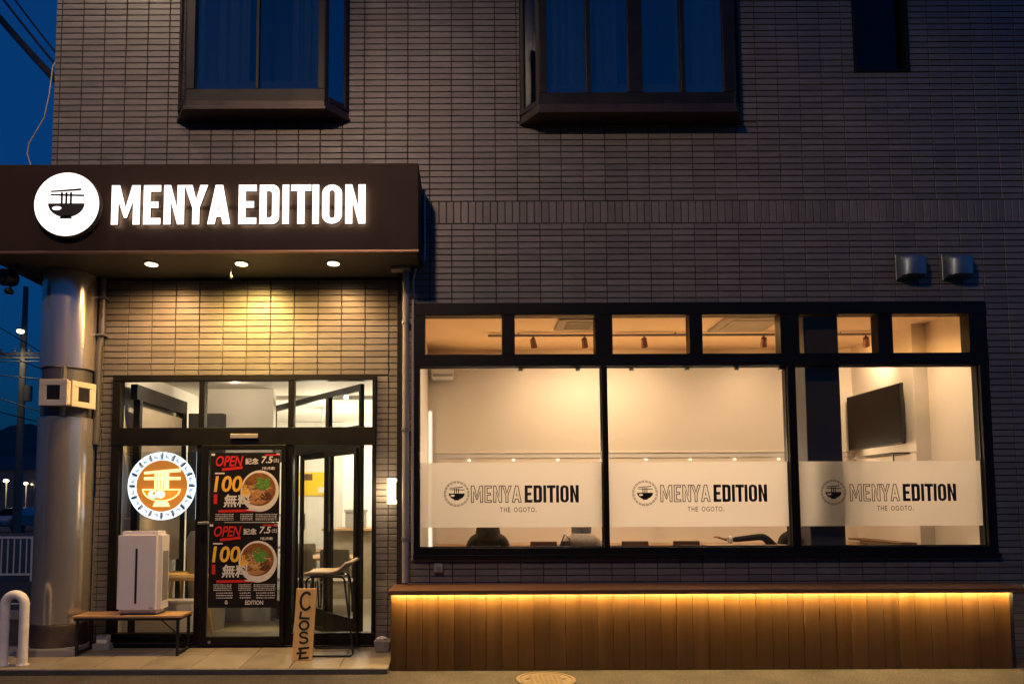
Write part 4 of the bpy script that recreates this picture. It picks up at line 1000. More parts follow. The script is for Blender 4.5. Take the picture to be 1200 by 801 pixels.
# side glazing with a pale board leaning on it
sg = thing('side_glazing', 'black framed side glazing of the entrance lobby covered by a pale blind', 'glazing', (-3.6, 8, .1))
g_ = MB(); g_.box(-3.64, -3.57, 7.33, 8.64, 2.70, 2.86); g_.box(-3.64, -3.57, 7.40, 7.46, .1, 2.70); g_.box(-3.64, -3.57, 8.56, 8.64, .1, 2.70)
g_.build('frame', M_DARKFR, sg); MB().box(-3.61, -3.60, 7.46, 8.56, .9, 2.64).build('blind', mat('pale_blind', (.66, .56, .42), .7, noise=.1, nscale=3), sg); MB().box(-3.645, -3.64, 7.4, 8.6, .1, 2.7).build('pane', M_GLASS, sg)
t = thing('dark_infill', 'dark tall cabinet at the back corner of the entrance lobby', 'infill', (-3.3, 8.7, .1))
MB().box(-3.56, -3.12, 8.66, 8.77, .1, 2.72).build('carcass', M_PILLAR, t, bevel=.004); MB().box(-3.54, -3.14, 8.65, 8.66, .15, 2.68).build('door', M_PILLAR, t, bevel=.003)  # dark panels put where the lobby has a dark opening
t = thing('yellow_banner', 'narrow yellow green banner hanging at the back of the entrance lobby', 'banner', (-3.6, 8.6, 2))
x0_, z1_ = at(207, 470, 8.6); x1_, z0_ = at(212, 515, 8.6)
MB().box(x0_, x1_, 8.59, 8.596, 1.2, z1_).build('cloth', mat('lime_cloth', (.55, .5, .05), .7), t)
# angled inner sliding screen
iw = thing('inner_door', 'angled black framed inner sliding doors between lobby and dining room', 'door', (-1.7, 8, .1))
A0, A1 = Vector((-1.16, 7.42)), Vector((-2.62, 9.14)); AD = (A1-A0).normalized(); AN = Vector((-AD.y, AD.x)); AL = (A1-A0).length
def ang(mb, t0, t1, z0, z1, off=0, th=.05):
    p, q_ = A0+AD*t0+AN*(off-th/2), A0+AD*t1+AN*(off-th/2); r_, s_ = A0+AD*t1+AN*(off+th/2), A0+AD*t0+AN*(off+th/2)
    mb.hexa([(p.x, p.y, z0), (q_.x, q_.y, z0), (r_.x, r_.y, z0), (s_.x, s_.y, z0), (p.x, p.y, z1), (q_.x, q_.y, z1), (r_.x, r_.y, z1), (s_.x, s_.y, z1)])
fm = MB(); ang(fm, 0, AL, 2.80, 2.87); ang(fm, 0, AL, 2.17, 2.42, 0, .06); ang(fm, 0, .04, .1, 2.8); ang(fm, AL-.06, AL, .1, 2.8); ang(fm, .70, .78, 2.42, 2.8); ang(fm, 0, AL, .1, .14)
fm.build('frame', M_DARKFR, iw, bevel=.003)
for (t0, t1, off) in ((.04, .76, .03), (.70, 1.5, -.035), (1.46, AL-.06, .03)):
    lf = MB(); ang(lf, t0, t0+.06, .14, 2.17, off, .035); ang(lf, t1-.06, t1, .14, 2.17, off, .035); ang(lf, t0+.06, t1-.06, .14, .34, off, .035); ang(lf, t0+.06, t1-.06, 2.11, 2.17, off, .035)
    leaf = lf.build('door_leaf', M_DARKFR, iw, bevel=.003)
    gp = MB(); ang(gp, t0+.06, t1-.06, .34, 2.11, off, .006); gp.build('pane', M_GLASS, leaf)
    hp = MB(); ang(hp, t1-.045, t1-.015, 1.25, 1.45, off-.03, .02); hp.build('handle', M_GREYMET, leaf)
gp = MB(); ang(gp, .04, .70, 2.42, 2.80, 0, .006); ang(gp, .78, AL-.06, 2.42, 2.80, 0, .006); gp.build('transom_pane', M_GLASS, iw)
# furniture in the dining room
def table(x, y, w, d, label, top=M_TABLEWOOD):
    t = thing('dining_table', label, 'table', (x, y, .1), 'tables in the dining room'); MB().box(x-w/2, x+w/2, y-d/2, y+d/2, .80, .83).build('tabletop', top, t, bevel=.004)
    for sx in (-1, 1):
        for sy in (-1, 1): MB().box(x+sx*(w/2-.05)-.02, x+sx*(w/2-.05)+.02, y+sy*(d/2-.05)-.02, y+sy*(d/2-.05)+.02, .1, .80).build('leg', M_BLACKMET, t)
def chair(x, y, label, m=M_SEAT, rz=0):
    t = thing('dining_chair', label, 'chair', (x, y, .1), 'chairs in the dining room')
    MB().box(x-.2, x+.2, y-.2, y+.2, .53, .57).build('seat', m, t, bevel=.015, seg=2)
    MB().hexa([(x-.2, y-.2, .62), (x+.2, y-.2, .62), (x+.2, y-.17, .62), (x-.2, y-.17, .62), (x-.19, y-.26, .98), (x+.19, y-.26, .98), (x+.19, y-.23, .98), (x-.19, y-.23, .98)]).build('backrest', m, t, bevel=.012, seg=2)
    for sx in (-1, 1):
        for sy in (-1, 1): MB().cyl((x+sx*.19, y+sy*.19, .1), (x+sx*.17, y+sy*.17, .53 if sy > 0 else .7), .012, n=8).build('leg', M_BLACKMET, t)
table(-1.95, 9.8, .8, .7, 'pale wooden dining table just inside the angled inner doors'); table(-2.6, 11.2, .8, .7, 'pale wooden dining table farther back behind the inner doors')
chair(-1.75, 9.2, 'pale dining chair with its back to the inner doors'); chair(-2.25, 9.3, 'pale dining chair by the gap of the inner doors'); chair(-2.5, 10.6, 'pale dining chair at the farther dining table')
t = thing('service_counter', 'pale boxy service counter at the back of the dining room', 'counter', (-1.5, 11, .1))
MB().box(-2.25, -.8, 10.8, 11.4, .1, 1.15).build('front_panel', M_SEAT, t, bevel=.006); MB().box(-2.30, -.8, 10.72, 11.45, 1.15, 1.19).build('top', M_TABLEWOOD, t, bevel=.004)
t = thing('serving_box', 'grey brown crate standing on the service counter', 'crate', (-1.75, 10.9, 1.19)); MB().box(-1.95, -1.65, 10.8, 11.05, 1.19, 1.48).build('box', M_PIPE, t, bevel=.01); MB().box(-1.965, -1.635, 10.785, 11.065, 1.44, 1.48).build('rim', M_PIPE, t)
t = thing('table_sign', 'dark angled stand on the service counter', 'stand', (-1.4, 10.95, 1.19)); MB().hexa([(-1.5, 10.9, 1.19), (-1.46, 10.9, 1.19), (-1.46, 10.93, 1.19), (-1.5, 10.93, 1.19), (-1.56, 11.0, 1.68), (-1.51, 11.0, 1.68), (-1.51, 11.02, 1.68), (-1.56, 11.02, 1.68)]).hexa([(-1.42, 10.9, 1.19), (-1.39, 10.9, 1.19), (-1.39, 10.93, 1.19), (-1.42, 10.93, 1.19), (-1.54, 11.0, 1.6), (-1.51, 11.0, 1.6), (-1.51, 11.02, 1.6), (-1.54, 11.02, 1.6)]).build('arms', M_STEELDARK, t)
t = thing('orange_box', 'small orange box at the end of the service counter', 'box', (-1.0, 10.95, 1.19)); MB().box(-1.2, -1.08, 10.85, 11.0, 1.19, 1.36).build('carton', mat('orange_card', (.55, .2, .08), .6), t, bevel=.004); MB().box(-1.2, -1.08, 10.846, 10.85, 1.24, 1.30).build('sticker', M_PWHITE, t)
t = thing('wall_poster', 'bright yellow poster on the wall behind the inner doors', 'poster', (-2.9, 10.5, 1.9)); b = MB(); b.box(-3.0, -2.45, 11.9, 11.93, 1.72, 2.12); b.build('sheet', mat('yellow_print', (.8, .55, .02), .5), t); MB().box(-2.9, -2.72, 11.89, 11.9, 1.98, 2.09).build('print_patch', M_BROWNP, t); MB().box(-2.62, -2.5, 11.89, 11.9, 1.76, 1.86).build('print_block', M_PWHITE, t)
struct('dining_partition', MB().box(-3.7, -2.2, 11.94, 12.0, .1, 2.995), M_WHITEPAINT)
t = thing('shelf_unit', 'open grey shelf behind the gap of the inner doors', 'shelf', (-2.25, 9.1, .1))
for z in (.5, .95, 1.4): MB().box(-2.98, -2.60, 9.62, 9.85, z, z+.03).build('board', M_PIPE, t)
for x in (-2.98, -2.625): MB().box(x, x+.025, 9.62, 9.85, .1, 1.5).build('upright', M_BLACKMET, t)
t = thing('bottle', 'dark cone shaped bottle on the grey shelf', 'bottle', (-2.8, 9.7, 1.43)); MB().lathe([(.05, 1.43), (.05, 1.5), (.02, 1.62), (.018, 1.68)], (-2.8, 9.72, 0), 14).build('glass_body', M_CLOTHG, t, smooth=40); MB().lathe([(.02, 1.68), (.02, 1.70)], (-2.8, 9.72, 0), 14).build('cap', M_BLACKPL, t)
# stacked pale stools and boards in the left pane
for i, (x, y, r_) in enumerate(((-3.12, 7.72, 0), (-3.45, 8.1, .2))):
    t = thing('wooden_stool', ['pale wooden stool standing inside the left pane behind the white machine', 'pale wooden stool near the blind, deeper in the lobby'][i], 'stool', (x, y, .1), 'wooden stools in the lobby')
    MB().box(x-.18, x+.18, y-.18, y+.18, .74, .78).build('seat', M_BOARDSIGN, t, bevel=.008)
    for sx in (-1, 1):
        for sy in (-1, 1): MB().cyl((x+sx*.19, y+sy*.19, .1), (x+sx*.13, y+sy*.13, .74), .018, n=8).build('leg', M_BOARDSIGN, t)
    MB().box(x-.16, x+.16, y-.17, y-.15, .35, .39).build('stretcher', M_BOARDSIGN, t)
t = thing('storage_box', 'low cream box on the lobby floor behind the small table', 'box', (-3.3, 7.6, .1)); MB().box(-3.62, -2.98, 7.42, 7.55, .1, .52).build('carton', M_CREAM, t, bevel=.006); MB().box(-3.64, -2.96, 7.40, 7.57, .52, .55).build('lid', M_CREAM, t, bevel=.004)
t = thing('covered_seat', 'rounded grey padded seat back behind the neon panel', 'chair', (-3.1, 8.2, .1)); MB().lathe([(.20, .1), (.22, .6), (.24, .95), (.25, 1.15), (.2, 1.25)], (-3.12, 8.25, 0), 24).build('pad', M_PIPE, t, smooth=60); MB().lathe([(.12, 1.25), (.1, 1.27)], (-3.12, 8.25, 0), 16).build('cap', M_STEELDARK, t)
# lights in lobby and dining room
t = thing('ceiling_light', 'small round ceiling light in the entrance lobby', 'ceiling light', (-2.5, 8.1, 3.05))
lx_, _ = at(275, 449, 8.2)
MB().cyl((lx_, 8.2, 3.035), (lx_, 8.2, 3.049), .06, n=20).build('rim', M_WHITEPAINT, t); MB().cyl((lx_, 8.2, 3.03), (lx_, 8.2, 3.0345), .045, n=20).build('lens', M_BULB, t)
lamp('lobby_lamp', 'POINT', (lx_, 8.2, 3.0), 4, (1, .78, .54), t, shadow_soft_size=.03)
t = thing('ceiling_light', 'added small round ceiling light brightening the entrance lobby, close over the sliding door', 'ceiling light', (-2.95, 7.50, 3.05))
MB().cyl((-2.95, 7.50, 3.035), (-2.95, 7.50, 3.049), .06, n=20).build('rim', M_WHITEPAINT, t); MB().cyl((-2.95, 7.50, 3.03), (-2.95, 7.50, 3.0345), .045, n=20).build('lens', M_BULB, t)
lamp('lobby_lamp', 'POINT', (-2.95, 7.50, 3.0), 24, (1, .76, .50), t, shadow_soft_size=.03)  # lamp added to brighten the blind and the left of the lobby
for i, (x, y) in enumerate(((-2.2, 10.2), (-1.3, 10.2), (-1.2, 12.4), (-3.0, 13))):
    t = thing('ceiling_light', ['ceiling light above the tables seen through the inner doors, nearest the gap', 'ceiling light above the service counter, nearest the inner doors', 'ceiling light at the back of the dining room behind the counter', 'ceiling light in the far back corner beyond the yellow poster'][i], 'ceiling light', (x, y, 2.55), 'ceiling lights seen through the door')
    MB().cyl((x, y, 2.535), (x, y, 2.549), .09, n=20).build('rim', M_WHITEPAINT, t); MB().cyl((x, y, 2.53), (x, y, 2.5345), .075, n=20).build('lens', M_BULB, t); MB().cyl((x, y, 2.549), (x, y, 3.0), .01, n=8).build('stem', M_WHITEPAINT, t)
    lamp('dining_lamp', 'POINT', (x, y, 2.42), 78, (1, .84, .6), t, shadow_soft_size=.1)

# ------------------------------------------------------------------ things before the entrance
# low table
tx0, tx1, ty0, ty1 = -3.93, -2.855, 6.87, 7.17
t = thing('low_table', 'low table with light wood top and black steel frame left of the door', 'table', (-3.4, 7.0, slab(7)))
for i in range(3):
    w_ = (ty1-ty0)/3; MB().box(tx0, tx1, ty0+i*w_+.001, ty0+(i+1)*w_-.001, .45, .472).build('plank', M_TABLEWOOD, t, bevel=.002)
for x in (tx0+.03, tx1-.05):
    for y in (ty0+.01, ty1-.03): MB().box(x, x+.025, y, y+.025, slab(y)+.001, .425).build('leg', M_BLACKMET, t, bevel=.002)
fr = MB()
for y in (ty0+.008, ty1-.032): fr.box(tx0+.01, tx1-.01, y, y+.028, .425, .449)
for x in (tx0+.03, tx1-.05): fr.box(x+.001, x+.024, ty0+.036, ty1-.032, .425, .449); fr.box(x+.001, x+.024, ty0+.035, ty1-.03, .10, .12)
fr.box(tx0+.055, tx1-.05, ty1-.028, ty1-.008, .135, .165)
fr.build('frame', M_BLACKMET, t, bevel=.002)
MB().tube([(tx1-.36, ty1-.02, .425), (tx1-.06, ty1-.02, .17)], .007, 6).build('brace', M_BLACKMET, t)
t = thing('brick_block', 'small pale brick lying under the low table beside the column', 'brick', (-3.7, 7.15, slab(7.1))); MB().box(-3.80, -3.69, 7.08, 7.16, slab(7.1)+.07, slab(7.1)+.15).build('block', M_CREAM2, t, bevel=.006); MB().box(-3.83, -3.66, 7.07, 7.17, slab(7.1)+.002, slab(7.1)+.07).build('foot', M_CONC, t)
# air purifier
ax0, ax1, ay0, ay1, az0, az1 = -3.53, -3.09, 6.90, 7.15, .486, 1.30
t = thing('air_purifier', 'white rounded machine with a dark vertical slot standing on the low table', 'air purifier', ((ax0+ax1)/2, 7.03, .472))
MB().box(ax0, ax1, ay0, ay1, az0, az1).build('body', M_PLASTIC, t, bevel=.04, seg=6, smooth=89)
MB().box(ax0+.195, ax0+.217, ay0-.002, ay0+.004, az0+.10, az1-.17).build('slot', M_BLACKPL, t, bevel=.001)
MB().box(ax0+.04, ax1-.04, ay0+.03, ay1-.03, .472, .487).build('base', M_BLACKPL, t)
MB().box(ax1-.10, ax1-.06, ay0-.001, ay0+.003, az0+.055, az0+.063).build('badge', M_GREYMET, t)
vg = MB()
for i in range(9): vg.box(ax1-.001, ax1+.003, ay0+.07+i*.014, ay0+.077+i*.014, az0+.12, az1-.2)
vg.build('side_vent', M_PIPE, t)
MB().box(ax0+.10, ax1-.10, ay0+.09, ay1-.07, az1-.001, az1+.003).build('outlet_grille', M_STEELDARK, t)

# stool
t = thing('stool', 'tall stool with beige curved shell seat and black sled legs before the door', 'bar stool', (-1.4, 7.0, slab(7)))
sy0, sy1 = 6.80, 7.16
prof = [(-1.655, .872), (-1.62, .885), (-1.5, .892), (-1.38, .885), (-1.30, .90), (-1.25, .935), (-1.205, .985), (-1.165, 1.025), (-1.135, 1.035)]
sh = MB(); th = .022; n = len(prof); rowsY = [0, .06, .2, .5, .8, .94, 1]
for k_, fy in enumerate(rowsY):
    y = sy0+(sy1-sy0)*fy; e_ = abs(fy-.5)*2; lift = .022*e_**3; tap = 1-.10*e_**5
    for (x, z) in prof:
        xm = -1.42+(x+1.42)*tap; sh.v.append((xm, y, z+lift-(.05*e_**2 if z > .99 else 0)))
for k_ in range(len(rowsY)-1):
    for i in range(n-1): sh.f.append((k_*n+i, k_*n+i+1, (k_+1)*n+i+1, (k_+1)*n+i))
me = sh.mesh('seat', M_SEAT, recalc=True)
o = link('seat', me, t); md = o.modifiers.new('solid', 'SOLIDIFY'); md.thickness = .03; md.offset = -1
sb = o.modifiers.new('sub', 'SUBSURF'); sb.levels = 2; sb.render_levels = 2; me.shade_smooth()
for y in (6.83, 7.13):
    zf = slab(y)+.01
    MB().tube([(-1.40, y, .852), (-1.56, y, .852), (-1.60, y, .83), (-1.61, y, .79), (-1.60, y, zf+.02), (-1.585, y, zf), (-1.17, y, zf), (-1.145, y, zf+.02), (-1.235, y, .82), (-1.26, y, .85), (-1.40, y, .852)], .0105, 8).build('leg', M_BLACKMET, t, smooth=60)
MB().tube([(-1.27, 6.84, .845), (-1.27, 7.12, .845)], .011, 6).tube([(-1.55, 6.84, .845), (-1.55, 7.12, .845)], .011, 6).build('crossbar', M_BLACKMET, t)
MB().tube([(-1.604, 6.83, .36), (-1.604, 7.13, .36)], .010, 6).build('footrest', M_BLACKMET, t)

# CLOSE sign board
t = thing('close_sign', 'narrow wooden board hand lettered CLOSE leaning on the stool', 'sign', (-1.61, 6.74, .07))
Zb = slab(6.72)+.002; Ht = .675; dx, dy = .02, .075
def cf(u, v, d): return (-1.712+u*.195+v*dx, 6.70+v*dy+d, Zb+v*Ht)
bd = MB(); c8 = [cf(0, 0, 0), cf(1, 0, 0), cf(1, 0, .018), cf(0, 0, .018), cf(0, 1, 0), cf(1, 1, 0), cf(1, 1, .018), cf(0, 1, .018)]
bd.hexa(c8).build('board', M_BOARDSIGN, t, bevel=.003)
ink = MB()
def stroke(pts, wd=.075):
    wd *= 1.22
    asp = .195/Ht
    for p, q_ in zip(pts, pts[1:]):
        a_, b_ = Vector((p[0], p[1]/asp)), Vector((q_[0], q_[1]/asp)); d_ = (b_-a_); 
        if d_.length < 1e-6: continue
        d_.normalize(); n_ = Vector((-d_.y, d_.x))*wd/2; a_ -= d_*wd*.3; b_ += d_*wd*.3
        ink.flat([[(x.x, x.y*asp) for x in (a_-n_, b_-n_, b_+n_, a_+n_)]], cf, -.0012-.00002*len(ink.f))
def cs(cx_, cy_, rx, ry, a0, a1, n=14): return [(cx_+rx*math.cos(R(a0+(a1-a0)*i/n)), cy_+ry*math.sin(R(a0+(a1-a0)*i/n))) for i in range(n+1)]
stroke(cs(.52, .825, .27, .12, 50, 318), .10)                                  # C
stroke([(.30, .672), (.27, .588), (.72, .582)], .085)                            # L
stroke(cs(.50, .487, .22, .058, 100, 460), .085)                               # O
stroke(cs(.52, .356, .19, .036, 30, 270, 9)+cs(.52, .280, .2, .040, 90, -150, 9)[1:], .08)   # S
stroke([(.40, .165), (.41, .03)], .095); stroke([(.32, .165), (.80, .178)], .085); stroke([(.24, .10), (.68, .11)], .08); stroke([(.36, .03), (.80, .042)], .085)   # E
ink.build('lettering', M_INK, t, recalc=False)

# small block by the bench
zb_ = slab(7.0)
t = thing('concrete_block', 'small grey concrete block with pale stones on it beside the bench end', 'block', (-.88, 7.05, zb_))
MB().hexa([(-.95, 6.98, zb_), (-.81, 6.98, zb_), (-.81, 7.10, zb_), (-.95, 7.10, zb_), (-.965, 6.97, zb_+.115), (-.80, 6.97, zb_+.115), (-.80, 7.11, zb_+.115), (-.965, 7.11, zb_+.115)]).build('block', M_CONC, t, bevel=.008)
sn = random.Random(2); stn = MB()
for i in range(7): stn.ellipsoid((-.93+.015*i+sn.uniform(-.01, .01), 7.0+sn.uniform(0, .08), zb_+.122+.005*(i % 3)), .022, .02, .016, 8, 6)
stn.build('pebbles', M_CREAM2, t, smooth=60)

# bollard
t = thing('bollard', 'white tubular arch bollard at the edge of the paving left of the column', 'bollard', (-4.33, 6.62, slab(6.6)))
Yb = 6.60; zl_ = slab(Yb); xa, xb = at(4, 760, Yb)[0], at(27, 760, Yb)[0]; zt_ = at(16, 696, Yb)[1]; rr = (xb-xa)/2
pts = [(xb, Yb, zl_), (xb, Yb, zt_-rr)]+[(xb-rr+rr*math.cos(R(a)), Yb, zt_-rr+rr*math.sin(R(a))) for a in range(15, 180, 15)]+[(xa, Yb, zt_-rr), (xa, Yb, zl_)]
MB().tube(pts, .042, 16).build('arch_tube', M_BOLLARD, t, smooth=60)
for x in (xa, xb): MB().cyl((x, Yb, zl_), (x, Yb, zl_+.012), .055, n=20).build('base_flange', M_BOLLARD, t, smooth=40)

# ------------------------------------------------------------------ street to the left
M_POLE = mat('concrete_pole', (.10, .095, .09), .8, noise=.2, nscale=3)
M_WIRE = mat('black_wire', (.006, .006, .007), .6)
pole = thing('utility_pole', 'tall dark utility pole with crossarms beyond the column', 'utility pole', (-26, 40, 0))
xb_, xt_ = at(20, 600, 40)[0], at(33, 338, 40)[0]; ztp = at(33, 336, 40)[1]
MB().cyl((xb_, 40, 0), (xb_+.02, 40, ztp), .24, .14, n=14).build('pole', M_POLE, pole, smooth=40)
for py_ in (415, 420): z = at(26, py_, 40)[1]; MB().box(xb_-1.6, xb_+1.4, 39.9, 40.0, z, z+.1).build('crossarm', M_POLE, pole)
ins = MB(); z = at(26, 415, 40)[1]
for i in range(4): 
    x = xb_-1.3+i*.85; MB().lathe([(.05, z+.1), (.09, z+.16), (.05, z+.22), (.08, z+.28), (.04, z+.34)], (x, 39.95, 0), 10).build('insulator', M_PIPE, pole, smooth=40)
zt2 = at(30, 470, 40)[1]; MB().cyl((xb_+.45, 39.9, zt2), (xb_+.45, 39.9, zt2+.9), .22, n=14).build('transformer', M_POLE, pole, smooth=40)
t = thing('street_lamp', 'bright street lamp mounted high on the utility pole', 'street lamp', (xb_, 39, 10))
lx, lz = at(24, 388, 39.2); MB().tube([(xb_, 39.8, lz-.4), (xb_-.05, 39.5, lz-.05), (lx, 39.2, lz)], .04, 8).build('arm', M_POLE, t)
MB().ellipsoid((lx, 39.2, lz), .2, .2, .12, 14, 8).build('lens', emit('street_lamp_glow', (1, .86, .62), 6), t, smooth=60)
MB().lathe([(.22, lz+.08), (.18, lz+.16), (.06, lz+.2)], (lx, 39.2, 0), 14).build('hood', M_POLE, t, smooth=40)
lamp('street_lamp_light', 'SPOT', (lx, 38.9, lz-.3), 500, (1, .8, .5), t, (lx-1, 36, 0), spot_size=R(140), spot_blend=.6, shadow_soft_size=.3)
for i, (px_, py_, Y, s_, lb) in enumerate(((8, 563, 70, .26, 'distant bright lamp left of the utility pole foot'), (31, 566, 80, .24, 'distant warm lamp right of the utility pole foot'), (38, 567, 95, .15, 'small distant warm lamp farthest right before the column'), (43, 567, 95, .12, 'tiny distant lamp just beside the steel column'))):
    x, z = at(px_, py_, Y); t = thing('street_lamp', lb, 'street lamp', (x, Y, 0), 'distant lamps down the street')
    MB().cyl((x, Y, 0), (x, Y, z), .07, n=8).build('post', M_POLE, t); MB().ellipsoid((x, Y-.1, z), s_, s_, s_*.7, 12, 8).build('lens', emit('distant_glow', (1, .78, .45), 4), t, smooth=60)
    if i < 2: lamp('distant_lamp', 'POINT', (x, Y-1.2, z-.2), 500, (1, .78, .48), t, shadow_soft_size=.3)
# wires
def wire(p, q_, sag, r_, label, grp):
    t = thing('overhead_wire', label, 'wire', p, grp)
    pts = [tuple(Vector(p).lerp(Vector(q_), i/14)-Vector((0, 0, sag*4*(i/14)*(1-i/14)))) for i in range(15)]
    MB().tube(pts, r_, 6).build('strand', M_WIRE, t, smooth=60)
def P3(px_, py_, Y): x, z = at(px_, py_, Y); return (x, Y, z)
for wi, (a_, c_, sg_) in enumerate((((-700, -39, 44), (70, 425, 36), .15), ((-700, 135, 44), (70, 440, 36), .2), ((-700, 399, 42), (80, 417, 38), .1), ((-700, 411, 42), (80, 423, 38), .25), ((-700, 359, 42), (80, 447, 36), .2), ((-700, 234, 44), (80, 492, 34), .2), ((-700, 297, 44), (80, 503, 34), .1))):
    wire(P3(*a_), P3(*c_), sg_, .028, 'thin black wire on the utility pole, %s from the top' % ('uppermost', 'second', 'third', 'fourth', 'fifth', 'sixth', 'lowest and seventh')[wi], 'wires on the utility pole')
for (a_, c_, r_, lb) in (((-20, -2, 9), (72, 101, 8.2), .045, 'thick black cable bundle at the top left corner, lowest of three'), ((-20, -32, 9), (72, 84, 8.2), .016, 'thin black cable at the top left corner, middle of three'), ((-10, -38, 9), (72, 70, 8.2), .013, 'thin black cable at the top left corner, uppermost of three')):
    wire(P3(*a_), P3(*c_), .02, r_, lb, None)
t = thing('hanging_cable', 'thin pale cable dangling beside the upper tiled corner', 'cable', (-4.5, 7.2, 5.8))
MB().tube([P3(68, 68, 7.3), P3(62, 78, 7.25), P3(58, 110, 7.2), P3(52, 138, 7.2), P3(42, 155, 7.2), P3(34, 168, 7.2), P3(32, 180, 7.2), P3(37, 196, 7.2)], .007, 6).build('sheath', mat('pale_wire', (.4, .37, .34), .6), t, smooth=60)
# guard rail
Yg = 14.4; x0g, x1g = -13.0, at(48, 630, Yg)[0]
t = thing('guard_rail', 'white steel railing along the far pavement left of the column', 'railing', ((x0g+x1g)/2, Yg, 0))
zt_ = at(20, 628, Yg)[1]
MB().box(x0g, x1g, Yg-.03, Yg+.03, zt_-.05, zt_).build('rail', M_WHITEPAINT, t, bevel=.01); MB().box(x0g, x1g, Yg-.02, Yg+.02, .12, .16).build('bottom_rail', M_WHITEPAINT, t)
x = x0g
while x < x1g: MB().cyl((x, Yg, .16), (x, Yg, zt_-.05), .014, n=6).build('baluster', M_WHITEPAINT, t); x += .13
for i in range(3): MB().cyl((x0g+.1+i*1.9, Yg, 0), (x0g+.1+i*1.9, Yg, zt_-.01), .04, n=10).build('post', M_WHITEPAINT, t)
b = MB(); b.box(-14, -5.5, 9.6, 9.75, -.05, .10); struct('kerb', b, M_CONC)
b = MB(); b.add([(-30, 11.2, .004), (-5.6, 11.0, .004), (-5.6, 11.14, .004), (-30, 11.35, .004)], [(0, 1, 2, 3)]); struct('road_line', b, M_WHITEPAINT, recalc=False)
# parked car
cxm, cY = at(22, 608, 42)[0], 42
car = thing('parked_car', 'dark car facing the shop on the far road left of the column', 'car', (cxm, cY, 0))
M_CAR = mat('dark_car_paint', (.28, .29, .31), .25, metal=.4, coat=.6)
def sect(mb, prof_, w0, w1, x):
    n = len(prof_); vs = []
    for s_, w_ in ((-1, 0), (1, 0)):
        for (y, z, w) in prof_: vs.append((x+s_*w, cY+y, z))
    fs = [(i, (i+1) % n, n+(i+1) % n, n+i) for i in range(n)]
    tri = tessellate_polygon([[Vector((p[0], p[1], 0)) for p in prof_]])
    mb.add(vs, fs+[tuple(t_) for t_ in tri]+[tuple(n+i for i in t_) for t_ in tri])
bdy = MB(); sect(bdy, [(-2.1, .35, .78), (-2.15, .62, .80), (-2.0, .85, .80), (-1.1, .98, .86), (1.8, 1.02, .86), (2.1, .9, .8), (2.1, .35, .78)], 0, 0, cxm); bdy.build('body', M_CAR, car, bevel=.05, seg=3, smooth=50)
cab = MB(); sect(cab, [(-1.15, .97, .80), (-.45, 1.42, .62), (1.1, 1.46, .62), (1.85, 1.0, .80)], 0, 0, cxm); cab.build('cabin', M_CAR, car, bevel=.03, smooth=50)
wsn = MB(); wsn.hexa([(cxm-.72, cY-1.12, 1.0), (cxm+.72, cY-1.12, 1.0), (cxm+.72, cY-1.08, 1.0), (cxm-.72, cY-1.08, 1.0), (cxm-.58, cY-.52, 1.39), (cxm+.58, cY-.52, 1.39), (cxm+.58, cY-.48, 1.39), (cxm-.58, cY-.48, 1.39)]).build('windscreen', M_TV, car)
for s_ in (-1, 1):
    MB().box(cxm+s_*.58-.17, cxm+s_*.58+.17, cY-2.17, cY-2.1, .64, .78).build('headlight', mat('headlight_lens', (.6, .58, .55), .15), car, bevel=.02)
    for y in (-1.35, 1.35):
        w = MB().cyl((cxm+s_*.62, cY+y, .33), (cxm+s_*.83, cY+y, .33), .33, n=20).build('wheel', M_BLACKPL, car, smooth=40); MB().cyl((cxm+s_*.83, cY+y, .33), (cxm+s_*.84, cY+y, .33), .2, n=16).build('rim', M_GREYMET, w)
MB().box(cxm-.4, cxm+.4, cY-2.175, cY-2.12, .52, .6).build('grille', M_BLACKPL, car); MB().box(cxm-.17, cxm+.17, cY-2.185, cY-2.16, .40, .49).build('number_plate', M_WHITEPAINT, car)
# houses and hills far off
M_HOUSE = mat('distant_wall', (.16, .15, .15), .8, noise=.2, nscale=.5); M_ROOF = mat('distant_roof', (.05, .05, .055), .7)
for i, (x, Y, w, h, lb) in enumerate(((-62, 95, 14, 6.5, 'dark house with a pitched roof behind the utility pole'), (-50, 85, 7, 4.2, 'low dark house beside the steel column, far across the road'))):
    hs = thing('house', lb, 'house', (x, Y, 0)); MB().box(x-w/2, x+w/2, Y, Y+8, 0, h).build('wall', M_HOUSE, hs)
    MB().add([(x-w/2-.4, Y-.4, h), (x+w/2+.4, Y-.4, h), (x+w/2+.4, Y+8.4, h), (x-w/2-.4, Y+8.4, h), (x-w/2-.4, Y+4, h+2.2), (x+w/2+.4, Y+4, h+2.2)], [(0, 1, 5, 4), (2, 3, 4, 5), (0, 4, 3), (1, 2, 5), (0, 3, 2, 1)]).build('roof', M_ROOF, hs)
    for j in range(2): MB().box(x-w/4+j*w/2-.7, x-w/4+j*w/2+.7, Y-.05, Y-.001, h*.55, h*.55+1.2).build('window', M_TV, hs)
hl = MB(); nx, rnd = 90, random.Random(4)
for i in range(nx+1):
    x = -1100+2200*i/nx; hgt = 52+16*math.sin(i*.31)+9*math.sin(i*.83+1)+4*rnd.random()
    hl.v += [(x, 620, -2), (x, 700, hgt*.6), (x, 800, hgt*1.25), (x, 900, -2)]
for i in range(nx):
    for j in range(3): hl.f.append((4*i+j, 4*i+4+j, 4*i+5+j, 4*i+1+j))
struct('hills', hl, mat('wooded_hills', (.04, .05, .045), .95, noise=.4, nscale=.05), smooth=80)

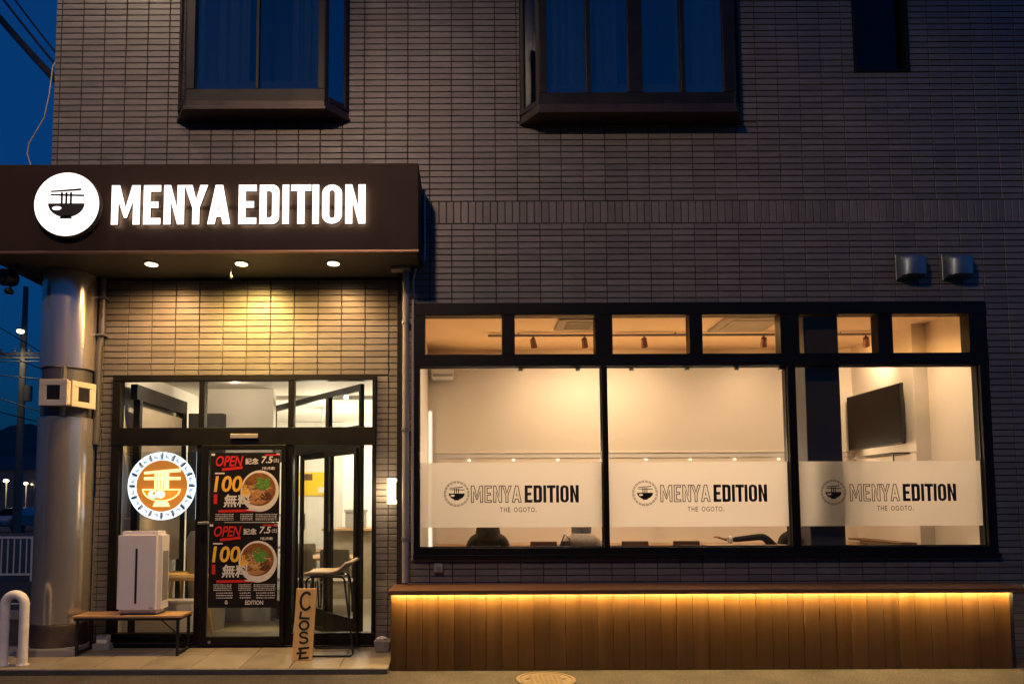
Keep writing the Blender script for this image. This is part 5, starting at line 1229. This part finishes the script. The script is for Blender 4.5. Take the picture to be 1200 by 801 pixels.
# ------------------------------------------------------------------ street lamps that light the front (outside the frame)
t = thing('street_lamp', 'street lamp on a tall bracket arm above the upper tiled corner', 'street lamp', (-6.6, 5.0, 0))
MB().cyl((-6.6, 5.0, 0), (-6.6, 5.0, 9.2), .09, .06, n=14).build('post', M_POLE, t, smooth=40)
MB().tube([(-6.6, 5.0, 9.1), (-6.3, 5.05, 9.35), (-4.6, 5.2, 9.4)], .035, 8).build('arm', M_POLE, t, smooth=40)
MB().box(-4.75, -4.25, 5.1, 5.32, 9.33, 9.42).build('head', M_POLE, t, bevel=.02); MB().box(-4.70, -4.30, 5.13, 5.29, 9.322, 9.329).build('lens', M_BULB, t)
lamp('lamp_light', 'SPOT', (-4.5, 5.2, 9.28), 300, (1, .72, .50), t, (-4.5, 5.25, 0), spot_size=R(170), spot_blend=.5, shadow_soft_size=.12)
t = thing('street_lamp', 'added street lamp behind the viewer, unseen, warming the wall and road', 'street lamp', (-2.4, -2.6, 0))
MB().cyl((-2.4, -2.6, 0), (-2.4, -2.6, 7.6), .09, .06, n=14).build('post', M_POLE, t, smooth=40); MB().tube([(-2.4, -2.6, 7.5), (-2.35, -2.2, 7.8), (-2.2, .1, 7.95)], .035, 8).build('arm', M_POLE, t, smooth=40)
MB().box(-2.35, -2.05, .1, .6, 7.88, 7.97).build('head', M_POLE, t, bevel=.02); MB().box(-2.3, -2.1, .15, .55, 7.872, 7.879).build('lens', M_BULB, t)
lamp('lamp_light', 'SPOT', (-2.2, .35, 7.82), 1150, (1, .66, .45), t, (-2.0, 1.5, 0), spot_size=R(170), spot_blend=.4, shadow_soft_size=.25)  # lamp added behind the viewer for warm fill on wall and road
for i, (x, Y, w, h, lb) in enumerate(((-24, -24, 16, 6.5, 'dark pitched roof house across the road behind the viewer, left one'), (-4, -26, 18, 6.0, 'dark pitched roof house across the road straight behind the viewer'), (17, -24, 17, 6.8, 'dark pitched roof house across the road behind the viewer, right one'))):
    hs = thing('house', lb, 'house', (x, Y, 0)); MB().box(x-w/2, x+w/2, Y-8, Y, 0, h).build('wall', M_HOUSE, hs)
    MB().add([(x-w/2-.4, Y+.4, h), (x+w/2+.4, Y+.4, h), (x+w/2+.4, Y-8.4, h), (x-w/2-.4, Y-8.4, h), (x-w/2-.4, Y-4, h+2.2), (x+w/2+.4, Y-4, h+2.2)], [(0, 1, 5, 4), (2, 3, 4, 5), (0, 4, 3), (1, 2, 5), (0, 3, 2, 1)]).build('roof', M_ROOF, hs)
    for j in range(3): MB().box(x-w/3+j*w/3-.8, x-w/3+j*w/3+.8, Y+.001, Y+.05, h*.55, h*.55+1.3).build('window', M_TV, hs)
